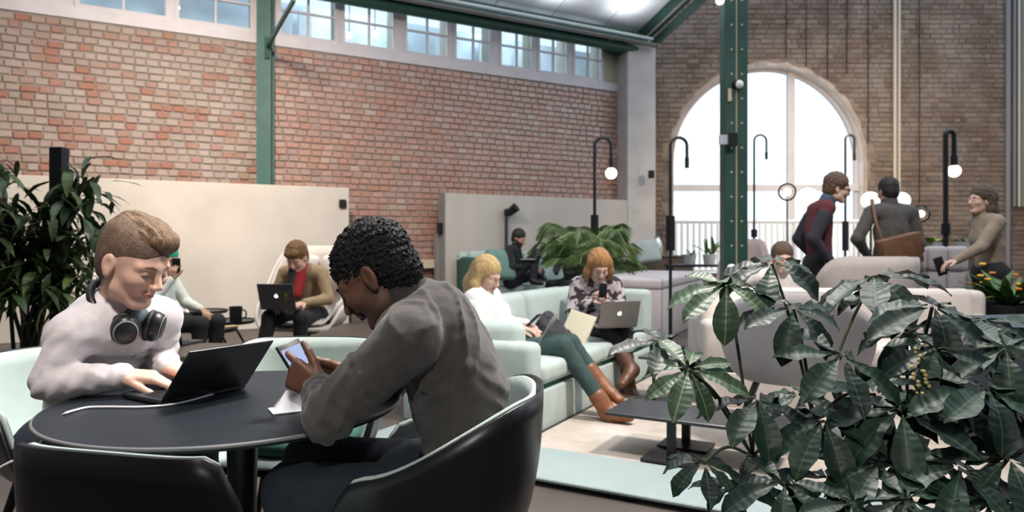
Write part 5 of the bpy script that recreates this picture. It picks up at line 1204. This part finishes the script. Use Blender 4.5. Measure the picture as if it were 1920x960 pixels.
# ---- person in white behind the sofa
o = soft_box('pouf', (2.33,6.22,.22), (.5,.5,.44), WSF, None, .1, .06, .02); tag(o, 'white pouf hidden behind the off white sofa', 'pouf')
yw = -PI/2-.25
J, M = J_(SIT, (2.33,6.20,-.07), yw, 1.0, chest=(-.02,0,.82), neck=(.0,0,1.0), shL=(-.01,.19,.93), shR=(-.01,-.19,.93), elR=(-.05,-.33,.86), wrR=(.06,-.42,1.02), elL=(.05,.25,.70))
hm = head_matrix(M @ Vector((.06,0,1.10)), wdir(yw,(1,.1,0)), .15)
S = bighair(hm, .012, .010); make_person('person in white hooded top sitting behind the off white sofa', J, hm, SK_FAIR, mat('white_hoodie', (.70,.66,.63), .9, .04, 12), BLKCLOTH, BLACK, hair=[(S, HM, .008, None)], hres=.007, cres=.013, hands=simple_hands(J, yw), collar=(mat('white_hoodie', (.7,.66,.63)), .04), brow=HM, top_fat=1.1)
# ================================================================ plants
def leaf_material(name, c1, c2, rib, rough=.32, ribw=.018, trans=.0, spec=.5):
    m = bpy.data.materials.new(name); m.use_nodes = True; nt = m.node_tree; b = nt.nodes['Principled BSDF']; L = nt.links.new
    oi = nt.nodes.new('ShaderNodeObjectInfo'); r = nt.nodes.new('ShaderNodeValToRGB'); L(oi.outputs['Random'], r.inputs[0])
    r.color_ramp.elements[0].color = (*c1,1); r.color_ramp.elements[1].color = (*c2,1)
    tc = nt.nodes.new('ShaderNodeTexCoord'); sx = nt.nodes.new('ShaderNodeSeparateXYZ'); L(tc.outputs['Object'], sx.inputs[0])
    ab = nt.nodes.new('ShaderNodeMath'); ab.operation = 'ABSOLUTE'; L(sx.outputs['Y'], ab.inputs[0])
    lt = nt.nodes.new('ShaderNodeMapRange'); lt.inputs['From Min'].default_value = ribw; lt.inputs['From Max'].default_value = ribw*.4; L(ab.outputs[0], lt.inputs[0])
    mx = nt.nodes.new('ShaderNodeMix'); mx.data_type = 'RGBA'; L(lt.outputs[0], mx.inputs['Factor']); L(r.outputs[0], mx.inputs['A']); mx.inputs['B'].default_value = (*rib,1)
    L(mx.outputs['Result'], b.inputs['Base Color']); b.inputs['Roughness'].default_value = rough; b.inputs['Specular IOR Level'].default_value = spec
    wv = nt.nodes.new('ShaderNodeTexWave'); wv.inputs['Scale'].default_value = 3.0; wv.inputs['Distortion'].default_value = 3.0; L(tc.outputs['Object'], wv.inputs['Vector'])
    bp = nt.nodes.new('ShaderNodeBump'); bp.inputs['Strength'].default_value = .10; bp.inputs['Distance'].default_value = .02; L(wv.outputs['Fac'], bp.inputs['Height']); L(bp.outputs[0], b.inputs['Normal'])
    return m
def leaflet_mesh(name, m, wid=.42, peak=.62, fold=.25, droop=.35, seg=8, wave=.03, tip=.5, seed=0):
    """unit leaf along +x from 0 to 1, face up +z"""
    V = []; F = []; r = random.Random(seed)
    ang = 0; x = z = 0.0; cs = []
    for i in range(seg+1):
        cs.append((x, z, ang)); ang -= droop/seg; x += math.cos(ang)/seg; z += math.sin(ang)/seg
    for i, (x, z, a) in enumerate(cs):
        t = i/seg; w_ = wid*.5*(math.sin(PI*t**(math.log(.5)/math.log(peak)))**.85 if 0 < t < 1 else .015)
        if t > .85: w_ *= 1-(t-.85)*tip
        wv = wave*math.sin(i*2.1+seed)
        for s in (-1, -.5, 0, .5, 1):
            up = fold*abs(s)*w_+wv*abs(s)
            V.append((x-math.sin(a)*up, s*w_, z+math.cos(a)*up))
    for i in range(seg):
        for k in range(4): F.append((i*5+k, i*5+5+k, i*5+6+k, i*5+1+k))
    me = bpy.data.meshes.new(name); me.from_pydata(V, [], F); me.update(); me.polygons.foreach_set('use_smooth', [True]*len(F)); me.materials.append(m); return me
def orient(x, up):
    x = Vector(x).normalized(); z = Vector(up); z = (z-x*z.dot(x))
    if z.length < 1e-4: z = Vector((0,1,0))-x*x.y
    z.normalize(); y = z.cross(x)
    return Matrix(((x.x,y.x,z.x),(x.y,y.y,z.y),(x.z,y.z,z.z)))
def put_leaf(me, parent, pos, d, up, L, name='leaflet', w_=1.0):
    o = bpy.data.objects.new(name, me); C.objects.link(o); o.parent = parent
    M = orient(d, up).to_4x4(); M = Matrix.Translation(pos) @ M @ Matrix.Diagonal((L, L*w_, L, 1)); o.matrix_local = M; return o
rp = random.Random(21)
# ---- big umbrella plant in the right foreground
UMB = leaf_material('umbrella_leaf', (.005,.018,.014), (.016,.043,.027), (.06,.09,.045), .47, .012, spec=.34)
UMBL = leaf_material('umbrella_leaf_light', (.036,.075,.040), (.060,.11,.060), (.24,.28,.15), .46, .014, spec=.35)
um = [leaflet_mesh('leaflet', UMB, .36+.04*k, .60, .30, .35+.3*k, 8, .03, .5, k) for k in range(3)]
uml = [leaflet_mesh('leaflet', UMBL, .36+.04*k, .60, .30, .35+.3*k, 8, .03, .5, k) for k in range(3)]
BASE = Vector((1.02,2.02,.28)); up_pot = empty('umbrella_plant', (1.02,2.02,0), 0, 'big umbrella plant with glossy hand shaped leaves at the right front', 'plant')
bm = bmesh.new(); add_lathe(bm, [(0,0),(.22,0),(.26,.30),(.245,.30),(.235,.26),(0,.26)], 36); bmo('pot', bm, mat('black_pot', (.012,.013,.015), .5), up_pot, auto=40)
bm = bmesh.new(); add_lathe(bm, [(0,.265),(.235,.262)], 24); bmo('soil', bm, mat('soil', (.03,.022,.016), 1, .3, 30), up_pot)
STEMM = mat('green_stem', (.050,.075,.030), .5, .2, 20); STEMD = mat('dark_stem', (.016,.018,.013), .6, .2, 20)
# whorls: pixel place, depth, leaflet length (m), facing tilt toward the camera, light leaf?
WH = [(1291,692,1.62,.125,.75,1),(1243,640,1.75,.13,.25,0),(1362,535,1.80,.14,.55,1),(1447,494,1.85,.15,.35,0),(1487,578,1.72,.14,.55,0),(1577,668,1.62,.14,.65,0),(1640,520,1.95,.18,.10,0),(1655,545,2.0,.15,.12,0),
      (1748,575,1.70,.17,.45,0),(1752,655,1.60,.125,.80,0),(1700,618,1.85,.14,.35,0),(1845,600,1.85,.16,.3,0),(1885,655,1.60,.16,.45,0),(1420,752,1.70,.14,.2,0),(1500,740,1.80,.15,.3,0),
      (1545,790,1.60,.15,.35,0),(1640,740,1.68,.15,.5,0),(1690,770,1.55,.16,.35,0),(1780,740,1.60,.15,.5,0),(1850,730,1.50,.16,.55,0),(1905,770,1.55,.15,.4,0),(1320,868,1.60,.10,.3,0),(1385,905,1.65,.11,.1,0),
      (1470,905,1.50,.13,.35,0),(1560,900,1.60,.14,.35,0),(1650,870,1.50,.14,.4,0),(1740,850,1.62,.15,.3,0),(1800,880,1.45,.14,.5,0),(1890,860,1.45,.15,.4,0),(1700,935,1.40,.13,.5,0),(1600,945,1.40,.12,.5,0),(1850,940,1.40,.13,.5,0)]
nleaf = 0
FORKS = [Vector((.62,1.85,.62)), Vector((.80,1.90,.70)), Vector((1.02,1.85,.66)), Vector((1.22,1.80,.62)), Vector((.70,1.75,.45)), Vector((1.05,1.70,.42))]
for f_ in FORKS:
    tube('trunk', smooth_path([(rp.uniform(-.06,.06),rp.uniform(-.06,.06),.25), (f_-Vector((1.02,2.02,0)))*.55+Vector((0,0,.12)), f_-Vector((1.02,2.02,0))], 6), .012, STEMD, up_pot, 8)
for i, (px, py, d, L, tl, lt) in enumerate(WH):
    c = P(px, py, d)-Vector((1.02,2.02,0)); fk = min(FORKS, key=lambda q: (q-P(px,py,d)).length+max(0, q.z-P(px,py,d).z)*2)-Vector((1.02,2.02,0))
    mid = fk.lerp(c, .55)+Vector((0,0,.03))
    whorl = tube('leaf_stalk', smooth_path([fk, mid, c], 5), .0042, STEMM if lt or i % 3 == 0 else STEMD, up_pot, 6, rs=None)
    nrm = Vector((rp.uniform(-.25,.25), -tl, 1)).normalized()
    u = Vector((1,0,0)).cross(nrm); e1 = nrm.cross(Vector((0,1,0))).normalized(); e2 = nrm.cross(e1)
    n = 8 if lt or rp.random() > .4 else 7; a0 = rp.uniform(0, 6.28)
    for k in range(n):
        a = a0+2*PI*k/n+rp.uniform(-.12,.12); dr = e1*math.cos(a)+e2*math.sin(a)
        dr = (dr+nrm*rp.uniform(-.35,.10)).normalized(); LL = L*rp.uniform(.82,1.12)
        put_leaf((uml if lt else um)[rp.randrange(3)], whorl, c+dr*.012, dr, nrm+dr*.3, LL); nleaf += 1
# variegated flower spike
for k in range(2):
    c = P(1720+k*20,690+k*50,1.55)-Vector((1.02,2.02,0)); bm = bmesh.new()
    for q in range(14): add_sph(bm, (c.x+rp.uniform(-.012,.012), c.y, c.z-.008*q+.05), rp.uniform(.003,.005), 6)
    bmo('seed_spike', bm, mat('pale_seeds', (.48,.40,.18), .6), up_pot)

# ---- tall thin leaved plant on the left with a black post
lp0 = P(55, 455, 4.6); lpn = empty('bamboo_plant', (lp0.x, 4.6, 0), 0, 'tall thin leaved plant in the left corner', 'plant')
bm = bmesh.new(); add_lathe(bm, [(0,0),(.22,0),(.25,.42),(.235,.42),(.225,.36),(0,.36)], 32); bmo('pot', bm, mat('black_pot', (.012,.013,.015)), lpn, auto=40)
BAM = leaf_material('bamboo_leaf', (.020,.046,.016), (.11,.16,.05), (.12,.15,.06), .42, .01)
bml = [leaflet_mesh('leaf', BAM, .16+.03*k, .42, .2, .5+.4*k, 6, .01, .9, k) for k in range(3)]
ends = []
for k in range(15):
    a = rp.uniform(0, 6.28); x = rp.uniform(-.33,.42); z = rp.uniform(.75,1.72); y = rp.uniform(-.25,.25); e = Vector((x,y,z))
    s0_ = Vector((rp.uniform(-.08,.08), rp.uniform(-.08,.08), .38)); mid = s0_.lerp(e, .5)+Vector((0,0,.18))
    tube('stem', smooth_path([s0_, mid, e], 5), .012, STEMD, lpn, 6, rs=None); ends.append((s0_, mid, e))
for k in range(285):
    s0_, mid, e = rp.choice(ends); t = rp.uniform(.55,1.0); b0 = mid.lerp(e, (t-.4)/.6)
    pos = b0+Vector((rp.gauss(0,.07), rp.gauss(0,.07), rp.gauss(0,.06))); a = rp.uniform(0, 6.28)
    d = Vector((math.cos(a), math.sin(a)*.8, rp.uniform(-.55,.45))); put_leaf(bml[k%3], lpn, pos, d, (0,0,1), rp.uniform(.16,.27), 'leaf', rp.uniform(1.0,1.5))
VV = []; FF = []
for k in range(520):
    s0_, mid, e = rp.choice(ends); t = rp.uniform(.5,1.05); pos = mid.lerp(e, (t-.4)/.6)+Vector((rp.gauss(0,.08), rp.gauss(0,.08), rp.gauss(0,.08))); a = rp.uniform(0, 6.28); L = rp.uniform(.14,.24)
    d = Vector((math.cos(a), math.sin(a)*.8, rp.uniform(-.6,.35))); M_ = Matrix.Translation(pos) @ orient(d, (0,0,1)).to_4x4() @ Matrix.Diagonal((L,L*1.2,L,1)); n0 = len(VV)
    VV += [M_ @ v.co for v in bml[k%3].vertices]; FF += [tuple(n0+i for i in p_.vertices) for p_ in bml[k%3].polygons]
o = pyd('foliage', VV, FF, BAM, lpn, True); o['kind'] = 'stuff'
p = P(111, 455, 4.75); po_ = empty('black_post', (p.x,p.y,0), 0, 'square black post standing in the left plant', 'post')
bm = bmesh.new(); add_box(bm, (0,0,.90), (.085,.085,1.8), None, .004, 1); bmo('shaft', bm, BLACK, po_); bm = bmesh.new(); add_box(bm, (0,0,.01), (.22,.22,.02)); bmo('foot_plate', bm, BLACK, po_)

# ---- palm between the sofas
def frond_palm(loc, label, n, R, z0, hgt, m, seed, wl=.09, leaflets=22, pot=.30, cat='plant', name='palm_plant'):
    r = random.Random(seed); g = empty(name, (loc[0],loc[1],0), 0, label, cat)
    bm = bmesh.new(); add_lathe(bm, [(0,0),(pot*.7,0),(pot*.8,z0),(pot*.74,z0),(pot*.7,z0-.03),(0,z0-.03)], 28); bmo('pot', bm, mat('grey_pot', (.10,.10,.10), .7), g, auto=40)
    for k in range(n):
        a = 2*PI*k/n+r.uniform(-.3,.3); R_ = R*r.uniform(.7,1.1); h_ = hgt*r.uniform(.45,1.3)
        path = smooth_path([(0,0,z0-.03), (math.cos(a)*R_*.35, math.sin(a)*R_*.35, z0+h_*.75), (math.cos(a)*R_*.75, math.sin(a)*R_*.75, z0+h_), (math.cos(a)*R_, math.sin(a)*R_, z0+h_*.78)], 6)
        bm = bmesh.new(); add_tube(bm, path, .006, 5)
        for q in range(leaflets):
            t = .22+.78*q/leaflets; i = min(len(path)-2, int(t*(len(path)-1))); p0 = path[i].lerp(path[i+1], t*(len(path)-1)-i); tg = (path[i+1]-path[i]).normalized(); sd = tg.cross(Vector((0,0,1))).normalized()
            for s in (-1,1):
                L = wl*2.6*math.sin(PI*(.15+.8*t))*r.uniform(.85,1.1); d = (tg*.55+sd*s+Vector((0,0,-.15))).normalized(); nn = d.cross(tg).normalized()*.007
                e = p0+d*L+Vector((0,0,-.05*L/.2)); mid = p0+d*L*.45+Vector((0,0,.01))
                vs = [bm.verts.new(v) for v in (p0, mid+nn, e, mid-nn)]; bm.faces.new(vs)
        bmo('frond', bm, m, g, True)
    return g
PALM = mat('palm_leaf', (.055,.13,.040), .5, col2=(.20,.26,.10), scale=6)
frond_palm(P(1105,455,7.35), 'bushy palm standing between the mint sofa and the far sofa', 44, .60, .70, .52, PALM, 4, .10, 34)
SANS = leaf_material('strap_leaf', (.05,.12,.03), (.16,.28,.08), (.25,.33,.12), .4, .01)
sl = [leaflet_mesh('leaf', SANS, .15, .4, .3, .35+.5*k, 6, .01, .9, k) for k in range(2)]
def strap_plant(loc, zp, label, n, L, seed, meshes=sl, pot_m=None, pr=.11, name='strap_plant', up=1.3):
    r = random.Random(seed); g = empty(name, (loc[0],loc[1],zp), 0, label, 'plant')
    bm = bmesh.new(); add_lathe(bm, [(0,0),(pr*.8,0),(pr,.16),(pr*.9,.16),(pr*.85,.14),(0,.14)], 24); bmo('pot', bm, pot_m or mat('white_pot', (.6,.6,.6), .5), g, auto=40)
    for k in range(n):
        a = r.uniform(0, 6.28); d = Vector((math.cos(a), math.sin(a), r.uniform(up*.6, up*1.6))); put_leaf(meshes[k%len(meshes)], g, Vector((r.gauss(0,.03), r.gauss(0,.03), .14)), d, (-math.cos(a),-math.sin(a),.6), L*r.uniform(.6,1.1), 'leaf')
    return g
pb_ = empty('plant_table', (P(1325,455,11.6).x, 11.6, 0), 0, 'low black bench carrying the strap leaved plant by the window', 'bench')
bm = bmesh.new(); add_box(bm, (0,0,.80), (1.3,.4,.04), None, .006, 1); bmo('top', bm, BLACKM, pb_)
for x in (-.6,.6): bm = bmesh.new(); add_box(bm, (x,0,.39), (.04,.36,.78)); bmo('leg', bm, BLACKM, pb_)
q = P(1330,455,11.6); strap_plant((q.x,q.y), .821, 'strap leaved plant in a white pot before the arched window', 12, .45, 3)
q = P(1293,455,11.6); strap_plant((q.x,q.y), .821, 'low bushy plant left of the strap leaved plant by the window', 14, .26, 5, up=.6)
LIME = leaf_material('lime_leaf', (.20,.33,.03), (.42,.52,.10), (.4,.5,.12), .4, .01); ll = [leaflet_mesh('leaf', LIME, .6, .5, .2, .5, 6, .02, .5, k) for k in range(2)]
strap_plant((P(1535,455,7.2).x, 7.2), .55, 'bright lime green plant beside the man in maroon', 14, .30, 8, ll, up=.7)
o = box('plant_stand', (P(1535,455,7.2).x, 7.2, .275), (.34,.34,.55), mat('dark_wood', (.10,.075,.06)), None, 0, .006); tag(o, 'dark wooden stand under the lime green plant', 'stand')
strap_plant((P(1752,455,8.9).x, 8.9), 1.02, 'lime leaved plant at the foot of the lit lamp on the right', 16, .26, 9, ll, up=.5)
strap_plant((P(1812,455,8.9).x, 8.9), 1.02, 'green leaved plant right of the lime plant by the lamp', 14, .30, 12, sl, up=.6)
o = box('plant_cabinet', (P(1780,455,8.95).x, 8.95, .51), (1.0,.5,1.02), mat('dark_wood', (.10,.075,.06)), None, 0, .01); tag(o, 'dark cabinet under the lamp and plants on the right', 'cabinet')
# yellow flowers at the right edge
FLL = leaf_material('flower_leaf', (.025,.075,.018), (.07,.14,.03), (.1,.16,.05), .4, .01); fl_ = [leaflet_mesh('leaf', FLL, .16, .45, .3, .5+.4*k, 6, .01, .9, k) for k in range(2)]
q = P(1893,455,5.7); fg = strap_plant((q.x,q.y), .52, 'plant with yellow orange flowers at the right edge', 70, .42, 14, fl_, mat('black_pot', (.012,.013,.015)), .22, 'flowering_plant', 1.1)
for k in range(16):
    r = rp; a = r.uniform(0,6.28); rr_ = r.uniform(.08,.30); c = Vector((math.cos(a)*rr_, math.sin(a)*rr_, r.uniform(.26,.52)))
    bm = bmesh.new()
    for j in range(5):
        b_ = 2*PI*j/5; add_sph(bm, c+Vector((.014*math.cos(b_),.014*math.sin(b_),.006)), .013, 6, sc=(1,1,.8))
    bmo('flower', bm, mat('yellow_petals' if k % 3 else 'orange_petals', (.75,.40,.02) if k % 3 else (.70,.20,.02), .5), fg, True)
o = box('flower_stand', (q.x,q.y,.26), (.5,.4,.52), mat('dark_blue_box', (.030,.045,.060)), None, .1, .01); tag(o, 'dark stand under the yellow flowering plant', 'stand')
